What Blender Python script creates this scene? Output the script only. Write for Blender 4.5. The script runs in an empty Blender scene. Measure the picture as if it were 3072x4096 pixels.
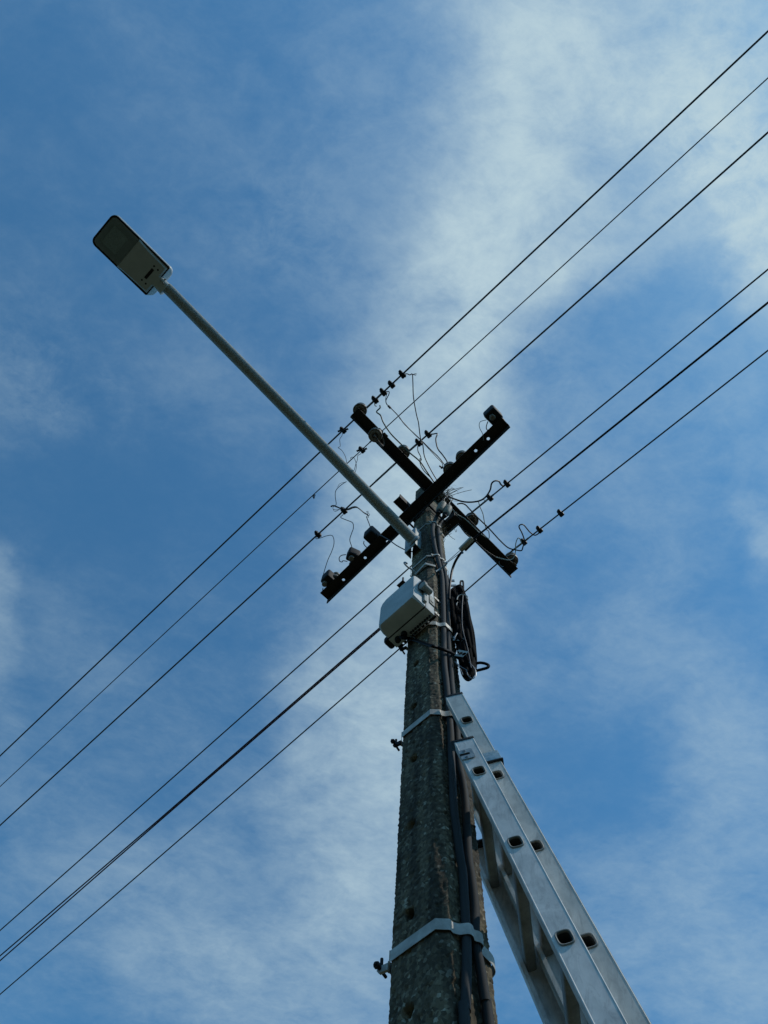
import bpy, bmesh, math, random
from mathutils import Vector, Matrix, noise
random.seed(7)
sc = bpy.context.scene
COL = sc.collection
V = Vector
# ------------------------------------------------------------------ camera
# focal length in photograph pixels (3072 x 4096) and the zenith point recovered from the pole and ladder
F, CX, CY = 3080.0, 1536.0, 2048.0
_u = V((1679 - CX, CY - 1017, F)).normalized()            # world up seen in camera axes (right, up, forward)
_y = (V((0, 0, 1)) - _u * _u.z).normalized()
_x = V((0.99051771, -0.13738509, 0.0))
ROWS = (_x, _y, _u)
EYE = V((0, 0, 1.6))
def c2w(v): return V((ROWS[0].dot(v), ROWS[1].dot(v), ROWS[2].dot(v)))
right, upv, fwd = c2w(V((1, 0, 0))), c2w(V((0, 1, 0))), c2w(V((0, 0, 1)))
cam = bpy.data.objects.new('camera', bpy.data.cameras.new('camera'))
COL.objects.link(cam)
m = Matrix((right, upv, -fwd)).transposed().to_4x4(); m.translation = EYE
cam.matrix_world = m
cam.data.sensor_fit = 'VERTICAL'; cam.data.sensor_height = 32.0
cam.data.lens = F / 4096 * 32.0
cam.data.clip_start = 0.05; cam.data.clip_end = 5000
sc.camera = cam
sc.render.resolution_x, sc.render.resolution_y = 768, 1024
# ------------------------------------------------------------------ light
SUN_AZ, SUN_EL = math.radians(-27), math.radians(50)       # azimuth from +X, counter clockwise
sdir = V((math.cos(SUN_AZ) * math.cos(SUN_EL), math.sin(SUN_AZ) * math.cos(SUN_EL), math.sin(SUN_EL)))
sl = bpy.data.lights.new('sun', 'SUN'); sl.energy = 2.6; sl.angle = math.radians(0.6); sl.color = (1, 0.95, 0.86)
so = bpy.data.objects.new('sun', sl); COL.objects.link(so)
so.rotation_euler = (-sdir).to_track_quat('-Z', 'Y').to_euler()
sc.view_settings.view_transform = 'Standard'; sc.view_settings.look = 'None'
sc.view_settings.exposure = -0.55; sc.view_settings.gamma = 1.0
# ------------------------------------------------------------------ world: sky with thin cloud
w = bpy.data.worlds.new('World'); sc.world = w; w.use_nodes = True
NT = w.node_tree; NT.nodes.clear()
def wn(t, **k):
    n = NT.nodes.new(t)
    for a, b in k.items(): setattr(n, a, b)
    return n
def wl(a, b): NT.links.new(a, b)
out = wn('ShaderNodeOutputWorld'); bg = wn('ShaderNodeBackground'); bg.inputs['Strength'].default_value = 0.15
wl(bg.outputs[0], out.inputs[0])
sky = wn('ShaderNodeTexSky', sky_type='NISHITA', sun_disc=False)
sky.sun_elevation = SUN_EL; sky.sun_rotation = math.pi / 2 - SUN_AZ
sky.air_density = 1.0; sky.dust_density = 0.3; sky.ozone_density = 2.5
tc = wn('ShaderNodeTexCoord')
def wm(op, a, b=None, c=None, clamp=False):
    n = wn('ShaderNodeMath', operation=op, use_clamp=clamp)
    for i, v in enumerate((a, b, c)):
        if v is None: continue
        if isinstance(v, (int, float)): n.inputs[i].default_value = v
        else: wl(v, n.inputs[i])
    return n.outputs[0]
sep = wn('ShaderNodeSeparateXYZ'); wl(tc.outputs['Generated'], sep.inputs[0])
zc = wm('MAXIMUM', sep.outputs[2], 0.08)
comb = wn('ShaderNodeCombineXYZ')
wl(wm('DIVIDE', sep.outputs[0], zc), comb.inputs[0]); wl(wm('DIVIDE', sep.outputs[1], zc), comb.inputs[1])
PLANE = comb.outputs[0]                                    # position on a cloud layer one unit overhead
def wray(px, py):
    d = c2w(V(((px - CX) / F, (CY - py) / F, 1.0))); return d
def sk(px, py):                                            # display pixel (1659 wide) -> cloud layer position
    s = 3072 / 1659; d = wray(px * s, py * s); return (d.x / d.z, d.y / d.z)
def wnoise(scale, detail, rough, dist=0.0, off=(0, 0, 0), vec=None, stretch=(1, 1, 1), rot=0):
    mp = wn('ShaderNodeMapping'); wl(vec or PLANE, mp.inputs[0])
    mp.inputs['Location'].default_value = off; mp.inputs['Scale'].default_value = stretch
    mp.inputs['Rotation'].default_value = (0, 0, rot)
    n = wn('ShaderNodeTexNoise'); wl(mp.outputs[0], n.inputs['Vector'])
    n.inputs['Scale'].default_value = scale; n.inputs['Detail'].default_value = detail
    n.inputs['Roughness'].default_value = rough; n.inputs['Distortion'].default_value = dist
    return n
# warp the layer a little so that the blobs get ragged outlines
warp = wnoise(3.6, 6, 0.6, off=(3.1, 1.7, 0))
wv = wn('ShaderNodeVectorMath', operation='SUBTRACT'); wl(warp.outputs['Color'], wv.inputs[0]); wv.inputs[1].default_value = (.5, .5, .5)
ws = wn('ShaderNodeVectorMath', operation='SCALE'); wl(wv.outputs[0], ws.inputs[0]); ws.inputs['Scale'].default_value = 0.24
wa = wn('ShaderNodeVectorMath', operation='ADD'); wl(PLANE, wa.inputs[0]); wl(ws.outputs[0], wa.inputs[1])
WP = wa.outputs[0]
# (x, y, half length, half width, angle in picture, amount) in display pixels
BLOBS = [
 (1250, -60, 380, 360, 90, .46), (1180, 330, 440, 300, 95, .36), (1050, 640, 400, 290, 105, .26), (1070, 650, 300, 110, 80, .16), (1100, 250, 300, 120, 85, .12),
 (960, 950, 380, 290, 100, .28), (840, 1420, 430, 220, 96, .38), (810, 1800, 330, 260, 92, .32), (900, 1150, 300, 220, 95, .12),
 (1640, 60, 280, 240, 60, .30), (1590, 380, 350, 210, 50, .52), (1650, 560, 200, 140, 60, .26), (1400, 200, 260, 220, 70, .06), (1340, 520, 260, 140, -40, .18),
 (760, 420, 420, 260, 60, .05), (330, 800, 320, 120, 10, .05), (40, 860, 180, 110, 20, .08), (-20, 1360, 80, 220, 0, .19),
 (240, 1950, 420, 190, 35, .10), (620, 2080, 420, 240, 10, .28), (330, 1560, 420, 120, 35, .05),
 (1540, 2080, 420, 260, 40, .22), (1440, 1480, 330, 170, 70, .13), (1655, 1170, 70, 90, 0, .24), (1620, 1700, 220, 220, 0, .17), (1200, 1420, 180, 160, 0, .08), (1500, 950, 400, 330, 0, .14),
 (860, 160, 280, 260, 90, .10),
 (130, 1060, 330, 220, 0, -.06), (90, 300, 260, 330, 0, -.05), (1290, 720, 220, 110, -50, -.12), (1280, 1700, 230, 170, 60, -.09), (380, 1150, 330, 190, 0, -.05),
 (530, 1960, 200, 90, 0, -.10), (1260, 1250, 160, 160, 0, -.04), (1400, 330, 120, 90, 0, -.16), (1390, 60, 90, 120, 0, -.16)]
def blob(x, y, a, b, ang, amt):
    cx, cy = sk(x, y); t = math.radians(ang); c_, s_ = math.cos(t), math.sin(t)
    ax = sk(x + a * c_, y + a * s_); bx = sk(x - b * s_, y + b * c_)
    e = V((ax[0] - cx, ax[1] - cy)); f = V((bx[0] - cx, bx[1] - cy))
    mp = wn('ShaderNodeMapping', vector_type='TEXTURE'); wl(WP, mp.inputs[0])
    mp.inputs['Location'].default_value = (cx, cy, 0)
    mp.inputs['Rotation'].default_value = (0, 0, math.atan2(e.y, e.x))
    mp.inputs['Scale'].default_value = (e.length * 1.5, f.length * 1.5, 1)
    ln = wn('ShaderNodeVectorMath', operation='LENGTH'); wl(mp.outputs[0], ln.inputs[0])
    mr = wn('ShaderNodeMapRange', interpolation_type='SMOOTHERSTEP'); wl(ln.outputs['Value'], mr.inputs[0])
    mr.inputs[1].default_value = 0; mr.inputs[2].default_value = 1; mr.inputs[3].default_value = amt; mr.inputs[4].default_value = 0
    return mr.outputs[0]
total = None
for B_ in BLOBS:
    o_ = blob(*B_); total = o_ if total is None else wm('ADD', total, o_)
n_big = wnoise(3.0, 5, 0.5, 0.2, off=(1.3, 4.2, 0))
n_mid = wnoise(8.0, 10, 0.66, 0.35, off=(7.3, 0.4, 0), stretch=(1, 1.35, 1), rot=0.7)
n_fine = wnoise(30.0, 8, 0.68, 0.3, off=(2.3, 5.4, 0), stretch=(1, 1.5, 1), rot=-0.6)
k = wm('ADD', wm('MULTIPLY', wm('SUBTRACT', n_big.outputs['Fac'], .5), .50), wm('MULTIPLY', wm('SUBTRACT', n_mid.outputs['Fac'], .5), 1.15))
k = wm('ADD', k, wm('MULTIPLY', wm('SUBTRACT', n_fine.outputs['Fac'], .5), .55))
# crisp small puffs in the brightest cloud at the upper right and faint ones left of the lamp
n_p = wnoise(17.0, 9, 0.70, 0.5, off=(6.1, 2.2, 0), stretch=(1, 1.25, 1), rot=1.0)
puff = wm('ADD', wm('ADD', blob(1600, 330, 330, 230, 60, 1.0), blob(640, 500, 230, 130, 40, .30)), blob(120, 800, 220, 130, 30, .30))
k2 = wm('MULTIPLY', wm('MULTIPLY', wm('SUBTRACT', n_p.outputs['Fac'], .48), 1.25), puff)
dens = wm('ADD', wm('ADD', wm('ADD', wm('MULTIPLY', total, .95), .07), k2), wm('MULTIPLY', k, wm('ADD', wm('MULTIPLY', total, .88), .25)))
dens = wm('MULTIPLY', wm('SUBTRACT', dens, .012), 1.08)
dens = wm('SMOOTH_MAX', wm('SMOOTH_MIN', dens, .97, .30), 0.02, .14)
mix = wn('ShaderNodeMix', data_type='RGBA'); wl(dens, mix.inputs['Factor'])
tint = wn('ShaderNodeMix', data_type='RGBA', blend_type='MULTIPLY'); tint.inputs['Factor'].default_value = 1.0
wl(sky.outputs[0], tint.inputs['A']); tint.inputs['B'].default_value = (.50, 1.20, 1.40, 1)
wl(tint.outputs['Result'], mix.inputs['A']); mix.inputs['B'].default_value = (4.95, 6.4, 7.0, 1)
wl(mix.outputs['Result'], bg.inputs['Color'])

# ------------------------------------------------------------------ placing helpers (metres, ground at z = 0)
def at(px, py, z):
    d = wray(px, py); return EYE + d * ((z - EYE.z) / d.z)
AX = V((0.264, 1.477, 0))                                   # the pole's axis
def az(deg): return V((math.cos(math.radians(deg)), math.sin(math.radians(deg)), 0))
E1, E2, UP = az(-52.3), az(37.7), V((0, 0, 1))
def side(z): return .178 - .0139 * (z - 2.77)               # width of the pole at height z
def onface(px, py, n, off):
    z = 5.0; d = wray(px, py)
    for i in range(12):
        p = EYE + d * ((side(z) / 2 + off - (EYE - AX).dot(n)) / d.dot(n)); z = p.z
    return p
def planeV(px, py, pt, n):                                  # ray against the vertical plane through pt
    d = wray(px, py); return EYE + d * ((pt - EYE).dot(n) / d.dot(n))
def crop(o, s):
    return lambda x, y: (o[0] + x * s, o[1] + y * s)
c2 = crop((1250, 1450), .5425); c1b = crop((1350, 1450), .3014); c3b = crop((1650, 1600), .3014)
c3c = crop((1250, 1950), .2713); c4b = crop((1700, 1850), .3918); c3 = crop((1450, 2150), .3617)
c4 = crop((1400, 2650), .4822); c5 = crop((1450, 3350), .6932); cd = crop((1500, 2200), .27125); ch = crop((1640, 1900), .1567)
cl = crop((350, 830), .223)

# ------------------------------------------------------------------ mesh helpers
def smooth_path(pts, n=6, closed=False):
    P = [V(p) for p in pts]; o = []
    N = len(P)
    if N < 3: return P
    rng = range(N) if closed else range(N - 1)
    for i in rng:
        if closed: p0, p1, p2, p3 = P[i - 1], P[i], P[(i + 1) % N], P[(i + 2) % N]
        else: p0, p1, p2, p3 = P[max(i - 1, 0)], P[i], P[i + 1], P[min(i + 2, N - 1)]
        for j in range(n):
            t = j / n
            o.append(.5 * ((2 * p1) + (p2 - p0) * t + (2 * p0 - 5 * p1 + 4 * p2 - p3) * t * t + (3 * p1 - p0 - 3 * p2 + p3) * t ** 3))
    if not closed: o.append(P[-1])
    return o
class MB:
    def __init__(s): s.v = []; s.f = []
    def add(s, vs, fs):
        b = len(s.v); s.v += [tuple(v) for v in vs]; s.f += [tuple(b + i for i in f) for f in fs]
    def tube(s, pts, r, seg=8, closed=False, cap=True):
        P = [V(p) for p in pts]; N = len(P)
        rs = r if isinstance(r, (list, tuple)) else [r] * N
        vs = []; fs = []; nrm = None
        for i in range(N):
            if closed: t = (P[(i + 1) % N] - P[i - 1])
            else: t = P[min(i + 1, N - 1)] - P[max(i - 1, 0)]
            if t.length < 1e-9: t = V((0, 0, 1))
            t.normalize()
            if nrm is None:
                nrm = t.orthogonal().normalized()
            nrm = (nrm - t * nrm.dot(t))
            nrm = nrm.normalized() if nrm.length > 1e-6 else t.orthogonal().normalized()
            bn = t.cross(nrm)
            for k in range(seg):
                a = 2 * math.pi * k / seg
                vs.append(P[i] + (nrm * math.cos(a) + bn * math.sin(a)) * rs[i])
        for i in range(N if closed else N - 1):
            for k in range(seg):
                j = (i + 1) % N
                fs.append((i * seg + k, i * seg + (k + 1) % seg, j * seg + (k + 1) % seg, j * seg + k))
        if cap and not closed:
            fs.append(tuple(range(seg - 1, -1, -1))); fs.append(tuple((N - 1) * seg + k for k in range(seg)))
        s.add(vs, fs); return s
    def lathe(s, o, axis, prof, seg=24):
        axis = V(axis).normalized(); n = axis.orthogonal().normalized(); b = axis.cross(n); vs = []; fs = []
        o = V(o)
        for (r, h) in prof:
            for k in range(seg):
                a = 2 * math.pi * k / seg
                vs.append(o + axis * h + (n * math.cos(a) + b * math.sin(a)) * max(r, 1e-5))
        for i in range(len(prof) - 1):
            for k in range(seg):
                fs.append((i * seg + k, i * seg + (k + 1) % seg, (i + 1) * seg + (k + 1) % seg, (i + 1) * seg + k))
        s.add(vs, fs); return s
    def box(s, c, ax, size, bevel=0.0, segs=2):
        """centre, three axes, full sizes"""
        bm = bmesh.new(); bmesh.ops.create_cube(bm, size=1)
        for v in bm.verts: v.co = V((v.co.x * size[0], v.co.y * size[1], v.co.z * size[2]))
        if bevel: bmesh.ops.bevel(bm, geom=bm.edges[:], offset=bevel, segments=segs, profile=.5, affect='EDGES')
        bm.verts.index_update()
        s.add([V(c) + ax[0] * v.co.x + ax[1] * v.co.y + ax[2] * v.co.z for v in bm.verts], [[v.index for v in f.verts] for f in bm.faces])
        bm.free(); return s
    def prism(s, poly, o, ax, d0, d1):
        """2D outline in ax[0], ax[1]; thickness d0..d1 along ax[2]"""
        n = len(poly)
        vs = [V(o) + ax[0] * x + ax[1] * y + ax[2] * d for d in (d0, d1) for (x, y) in poly]
        s.add(vs, [tuple(range(n - 1, -1, -1)), tuple(range(n, 2 * n))] + [(i, (i + 1) % n, n + (i + 1) % n, n + i) for i in range(n)])
        return s
    def holed(s, fn, length, width, thick, holes, half=None, seg=16, power=2.0, cuts=1):
        """flat bar 0..length x 0..width with openings [(pos, across, rx, ry)]; fn maps (u, v, w) to a point"""
        us = [0.0]; cells = []
        for (p, q, rx, ry) in sorted(holes):
            h = half or max(rx, ry) * 1.35
            cells.append((p - h, p + h, p, q, rx, ry))
        cur = 0.0; spans = []
        for c in cells:
            if c[0] > cur: spans.append((cur, c[0], None))
            spans.append((max(c[0], cur), c[1], c)); cur = c[1]
        if cur < length: spans.append((cur, length, None))
        def add(vs2, fs2):
            n = len(vs2)
            s.add([fn(x, y, 0) for x, y in vs2] + [fn(x, y, thick) for x, y in vs2],
                  [tuple(reversed(f)) for f in fs2] + [tuple(i + n for i in f) for f in fs2])
        for a, b, c in spans:
            k = max(1, int(cuts * (b - a) / .03)) if c is None else 1
            for i in range(k):
                x0 = a + (b - a) * i / k; x1 = a + (b - a) * (i + 1) / k
                if c is None: add([(x0, 0), (x1, 0), (x1, width), (x0, width)], [(0, 1, 2, 3)])
                s.add([fn(x, y, t) for t in (0, thick) for (x, y) in ((x0, 0), (x1, 0), (x0, width), (x1, width))], [(0, 4, 5, 1), (2, 3, 7, 6)])
            if c is not None:
                p, q, rx, ry = c[2:]
                inner = []; outer = []
                for i in range(seg):
                    t = 2 * math.pi * (i + .5) / seg + math.pi / 4 * 0; cc, ss = math.cos(t), math.sin(t)
                    inner.append((p + rx * math.copysign(abs(cc) ** (2 / power), cc), q + ry * math.copysign(abs(ss) ** (2 / power), ss)))
                    mx = max(abs(cc), abs(ss)); ox, oy = cc / mx, ss / mx
                    outer.append((p + ox * (b - p) if ox > 0 else p + ox * (p - a), q + oy * (width - q) if oy > 0 else q + oy * q))
                # corners so the cell is filled completely
                vs2 = inner + outer; fs2 = []
                corners = [(b, width), (a, width), (a, 0), (b, 0)]
                base = len(vs2); vs2 += corners
                for i in range(seg):
                    j = (i + 1) % seg
                    t0 = 2 * math.pi * (i + .5) / seg; t1 = 2 * math.pi * (i + 1.5) / seg
                    f = [i, seg + i]
                    for ci, ca in enumerate((math.pi / 4, 3 * math.pi / 4, 5 * math.pi / 4, 7 * math.pi / 4)):
                        if t0 < ca + 1e-6 and ca - 1e-6 < t1 and abs(t0 - ca) > 1e-5 and abs(t1 - ca) > 1e-5: f.append(base + ci)
                    f += [seg + j, j]; fs2.append(tuple(f))
                add(vs2, fs2)
                s.add([fn(x, y, 0) for x, y in inner] + [fn(x, y, thick) for x, y in inner], [(i, (i + 1) % seg, seg + (i + 1) % seg, seg + i) for i in range(seg)])
        x = 0
        for x in (0, length): s.add([fn(x, 0, 0), fn(x, width, 0), fn(x, width, thick), fn(x, 0, thick)], [(0, 1, 2, 3)])
        return s
    def build(s, name, mat, parent=None, origin=None, sharp=35, merge=True, recalc=True):
        o = V(origin) if origin is not None else V((0, 0, 0))
        if parent is not None and origin is None: o = V(parent['_o']) if '_o' in parent else V((0, 0, 0))
        me = bpy.data.meshes.new(name)
        me.from_pydata([(v[0] - o.x, v[1] - o.y, v[2] - o.z) for v in s.v], [], s.f)
        if merge or recalc:
            bm = bmesh.new(); bm.from_mesh(me)
            if merge: bmesh.ops.remove_doubles(bm, verts=bm.verts[:], dist=1e-5)
            if recalc: bmesh.ops.recalc_face_normals(bm, faces=bm.faces[:])
            bm.to_mesh(me); bm.free()
        me.polygons.foreach_set('use_smooth', [True] * len(me.polygons))
        me.set_sharp_from_angle(angle=math.radians(sharp))
        me.materials.append(mat)
        ob = bpy.data.objects.new(name, me); COL.objects.link(ob)
        if parent is not None: ob.parent = parent; 
        else: ob.location = o
        ORG[ob.name] = o
        return ob
ORG = {}
def part(mb, name, mat, parent, label=None, **k):
    """mesh child; all meshes are written in world metres relative to the origin of the top-level thing"""
    root = parent
    while root.parent: root = root.parent
    ob = mb.build(name, mat, None, origin=ORG[root.name], **k)
    ob.location = (0, 0, 0); ob.parent = parent
    if label: ob['label'] = label
    return ob
def thing(name, label, cat, loc, group=None):
    o = bpy.data.objects.new(name, None); COL.objects.link(o); o.location = loc; o.empty_display_size = .05
    ORG[o.name] = V(loc); o['label'] = label; o['category'] = cat
    if group: o['group'] = group
    return o
def solo(mb, name, mat, label, cat, origin, group=None, **k):
    o = mb.build(name, mat, None, origin=origin, **k); o['label'] = label; o['category'] = cat
    if group: o['group'] = group
    return o

# ------------------------------------------------------------------ materials
def mat(name, col, rough=.6, metal=0.0, var=None, scale=30, bump=0.0, bscale=200, stretch=(1, 1, 1), rvar=0.0, spec=.5):
    """base colour mottled between col and var by noise"""
    m = bpy.data.materials.new(name); m.use_nodes = True; nt = m.node_tree; b = nt.nodes['Principled BSDF']
    b.inputs['Roughness'].default_value = rough; b.inputs['Metallic'].default_value = metal
    b.inputs['Specular IOR Level'].default_value = spec
    tcn = nt.nodes.new('ShaderNodeTexCoord'); mp = nt.nodes.new('ShaderNodeMapping'); nt.links.new(tcn.outputs['Object'], mp.inputs[0])
    mp.inputs['Scale'].default_value = stretch
    n = nt.nodes.new('ShaderNodeTexNoise'); n.inputs['Scale'].default_value = scale; n.inputs['Detail'].default_value = 6; n.inputs['Roughness'].default_value = .65
    nt.links.new(mp.outputs[0], n.inputs['Vector'])
    r = nt.nodes.new('ShaderNodeValToRGB'); r.color_ramp.elements[0].position = .36; r.color_ramp.elements[1].position = .66
    r.color_ramp.elements[0].color = (*col, 1); r.color_ramp.elements[1].color = (*(var or col), 1)
    nt.links.new(n.outputs['Fac'], r.inputs[0]); nt.links.new(r.outputs[0], b.inputs['Base Color'])
    if rvar:
        mr = nt.nodes.new('ShaderNodeMapRange'); mr.inputs[3].default_value = rough - rvar; mr.inputs[4].default_value = rough + rvar
        mr.inputs[1].default_value = .3; mr.inputs[2].default_value = .7
        nt.links.new(n.outputs['Fac'], mr.inputs[0]); nt.links.new(mr.outputs[0], b.inputs['Roughness'])
    if bump:
        n2 = nt.nodes.new('ShaderNodeTexNoise'); n2.inputs['Scale'].default_value = bscale; n2.inputs['Detail'].default_value = 5
        nt.links.new(mp.outputs[0], n2.inputs['Vector'])
        bp = nt.nodes.new('ShaderNodeBump'); bp.inputs['Strength'].default_value = bump; bp.inputs['Distance'].default_value = .002
        nt.links.new(n2.outputs['Fac'], bp.inputs['Height']); nt.links.new(bp.outputs[0], b.inputs['Normal'])
    return m
M_STEEL = mat('blackened_steel', (.012, .011, .010), .7, .1, (.034, .025, .018), 22, .5, 160, rvar=.1, spec=.3)
M_RUST = mat('rusty_steel', (.06, .035, .022), .8, .1, (.16, .11, .075), 90, .6, 300)
M_GALV = mat('galvanised_steel', (.25, .28, .28), .55, .45, (.44, .47, .46), 70, .35, 260, rvar=.1)
M_GALVR = mat('rough_galvanised_pipe', (.13, .142, .132), .7, .15, (.50, .52, .48), 200, .8, 420, rvar=.1)
M_BAND = mat('steel_band', (.40, .38, .33), .6, .15, (.66, .63, .56), 22, .3, 300)
M_PLAST = mat('grey_plastic', (.46, .49, .48), .6, 0, (.60, .62, .60), 9, .1, 200, spec=.3)
M_PLASTL = mat('cream_grey_plastic', (.30, .31, .28), .6, 0, (.38, .39, .35), 20, spec=.3)
M_PLASTD = mat('dark_grey_plastic', (.010, .010, .010), .65, 0, (.018, .018, .018), 30, spec=.25)
M_CREAM = mat('weathered_cream_resin', (.30, .29, .23), .6, 0, (.17, .165, .13), 60, .3, 300)
M_BLACK = mat('black_rubber', (.008, .008, .008), .55, 0, (.015, .015, .015), 60, .2, 300, spec=.3)
M_CABLE = mat('black_cable_sheath', (.004, .004, .004), .5, 0, (.010, .010, .010), 80, spec=.14)
M_CONDUIT = mat('dark_grey_sheath', (.022, .025, .025), .8, 0, (.036, .039, .038), 18, .15, 120, (1, 1, .2))
M_WIRE = mat('weathered_conductor', (.022, .026, .030), .5, .3, (.06, .065, .07), 300)
M_STRAND = mat('bare_aluminium_strand', (.20, .21, .21), .45, .6, (.33, .34, .34), 120)
M_WHITE = mat('dirty_white_sheath', (.40, .40, .36), .6, 0, (.56, .56, .52), 60)
M_MAROON = mat('dark_maroon_sheath', (.040, .006, .018), .6, 0, (.055, .012, .028), 60)
M_COIL = mat('matt_black_cable', (.003, .003, .003), .8, 0, (.006, .006, .006), 80, spec=.05)
M_PALE = mat('pale_sleeve_plastic', (.36, .35, .30), .55, 0, (.46, .44, .38), 30)
M_GREEN = mat('grey_green_sheath', (.07, .12, .11), .55, 0, (.12, .17, .15), 60)
M_PORC = mat('brown_porcelain', (.035, .028, .024), .28, 0, (.075, .06, .05), 30)
M_PORCL = mat('dusty_porcelain', (.24, .21, .17), .5, 0, (.12, .10, .08), 60)
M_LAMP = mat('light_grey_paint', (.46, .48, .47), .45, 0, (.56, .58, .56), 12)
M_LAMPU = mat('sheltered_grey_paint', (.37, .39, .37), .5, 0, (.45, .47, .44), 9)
M_LED = mat('led_board', (.80, .84, .82), .4, 0, (.62, .66, .64), 160)
M_TRAY = mat('lamp_tray', (.38, .40, .37), .5, 0, (.46, .48, .45), 30)
M_STRAW = mat('dry_straw', (.09, .075, .05), .8, 0, (.26, .23, .17), 40)

def glassmat():
    m = bpy.data.materials.new('smoked_cover_glass'); m.use_nodes = True; nt = m.node_tree
    o = nt.nodes['Material Output']; nt.nodes.remove(nt.nodes['Principled BSDF'])
    tr = nt.nodes.new('ShaderNodeBsdfTransparent'); tr.inputs[0].default_value = (.86, .90, .90, 1)
    gl = nt.nodes.new('ShaderNodeBsdfGlossy'); gl.inputs['Roughness'].default_value = .08
    fr = nt.nodes.new('ShaderNodeFresnel'); mx = nt.nodes.new('ShaderNodeMixShader')
    nt.links.new(fr.outputs[0], mx.inputs[0]); nt.links.new(tr.outputs[0], mx.inputs[1]); nt.links.new(gl.outputs[0], mx.inputs[2])
    nt.links.new(mx.outputs[0], o.inputs['Surface']); return m
M_GLASS = glassmat()

def concrete():
    m = bpy.data.materials.new('exposed_aggregate_concrete'); m.use_nodes = True; nt = m.node_tree; b = nt.nodes['Principled BSDF']
    N, L = nt.nodes, nt.links
    t = N.new('ShaderNodeTexCoord')
    v = N.new('ShaderNodeTexVoronoi'); v.inputs['Scale'].default_value = 120; v.inputs['Randomness'].default_value = 1
    L.new(t.outputs['Object'], v.inputs['Vector'])
    sp = N.new('ShaderNodeSeparateColor'); L.new(v.outputs['Color'], sp.inputs[0])
    r = N.new('ShaderNodeValToRGB'); cr = r.color_ramp
    cr.elements[0].position = 0; cr.elements[0].color = (.098, .080, .052, 1)
    cr.elements[1].position = 1; cr.elements[1].color = (.55, .50, .39, 1)
    for p, c in ((.45, (.165, .132, .082, 1)), (.78, (.225, .182, .115, 1)), (.94, (.30, .25, .165, 1))):
        e = cr.elements.new(p); e.color = c
    L.new(sp.outputs[0], r.inputs[0])
    # darker weather streaks and lichen running down the shaft
    mp = N.new('ShaderNodeMapping'); L.new(t.outputs['Object'], mp.inputs[0]); mp.inputs['Scale'].default_value = (1, 1, .12)
    n = N.new('ShaderNodeTexNoise'); n.inputs['Scale'].default_value = 19; n.inputs['Detail'].default_value = 8; L.new(mp.outputs[0], n.inputs['Vector'])
    r2 = N.new('ShaderNodeValToRGB'); r2.color_ramp.elements[0].position = .41; r2.color_ramp.elements[1].position = .60
    r2.color_ramp.elements[0].color = (.34, .34, .33, 1); r2.color_ramp.elements[1].color = (1, 1, .96, 1)
    L.new(n.outputs['Fac'], r2.inputs[0])
    mx = N.new('ShaderNodeMix'); mx.data_type = 'RGBA'; mx.blend_type = 'MULTIPLY'; mx.inputs['Factor'].default_value = 1
    L.new(r.outputs[0], mx.inputs['A']); L.new(r2.outputs[0], mx.inputs['B'])
    L.new(mx.outputs['Result'], b.inputs['Base Color'])
    b.inputs['Roughness'].default_value = .85; b.inputs['Specular IOR Level'].default_value = .35
    n3 = N.new('ShaderNodeTexNoise'); n3.inputs['Scale'].default_value = 420; n3.inputs['Detail'].default_value = 4; L.new(t.outputs['Object'], n3.inputs['Vector'])
    bp = N.new('ShaderNodeBump'); bp.inputs['Strength'].default_value = .7; bp.inputs['Distance'].default_value = .002
    L.new(n3.outputs['Fac'], bp.inputs['Height']); L.new(bp.outputs[0], b.inputs['Normal'])
    return m
M_CONC = concrete()

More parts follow.
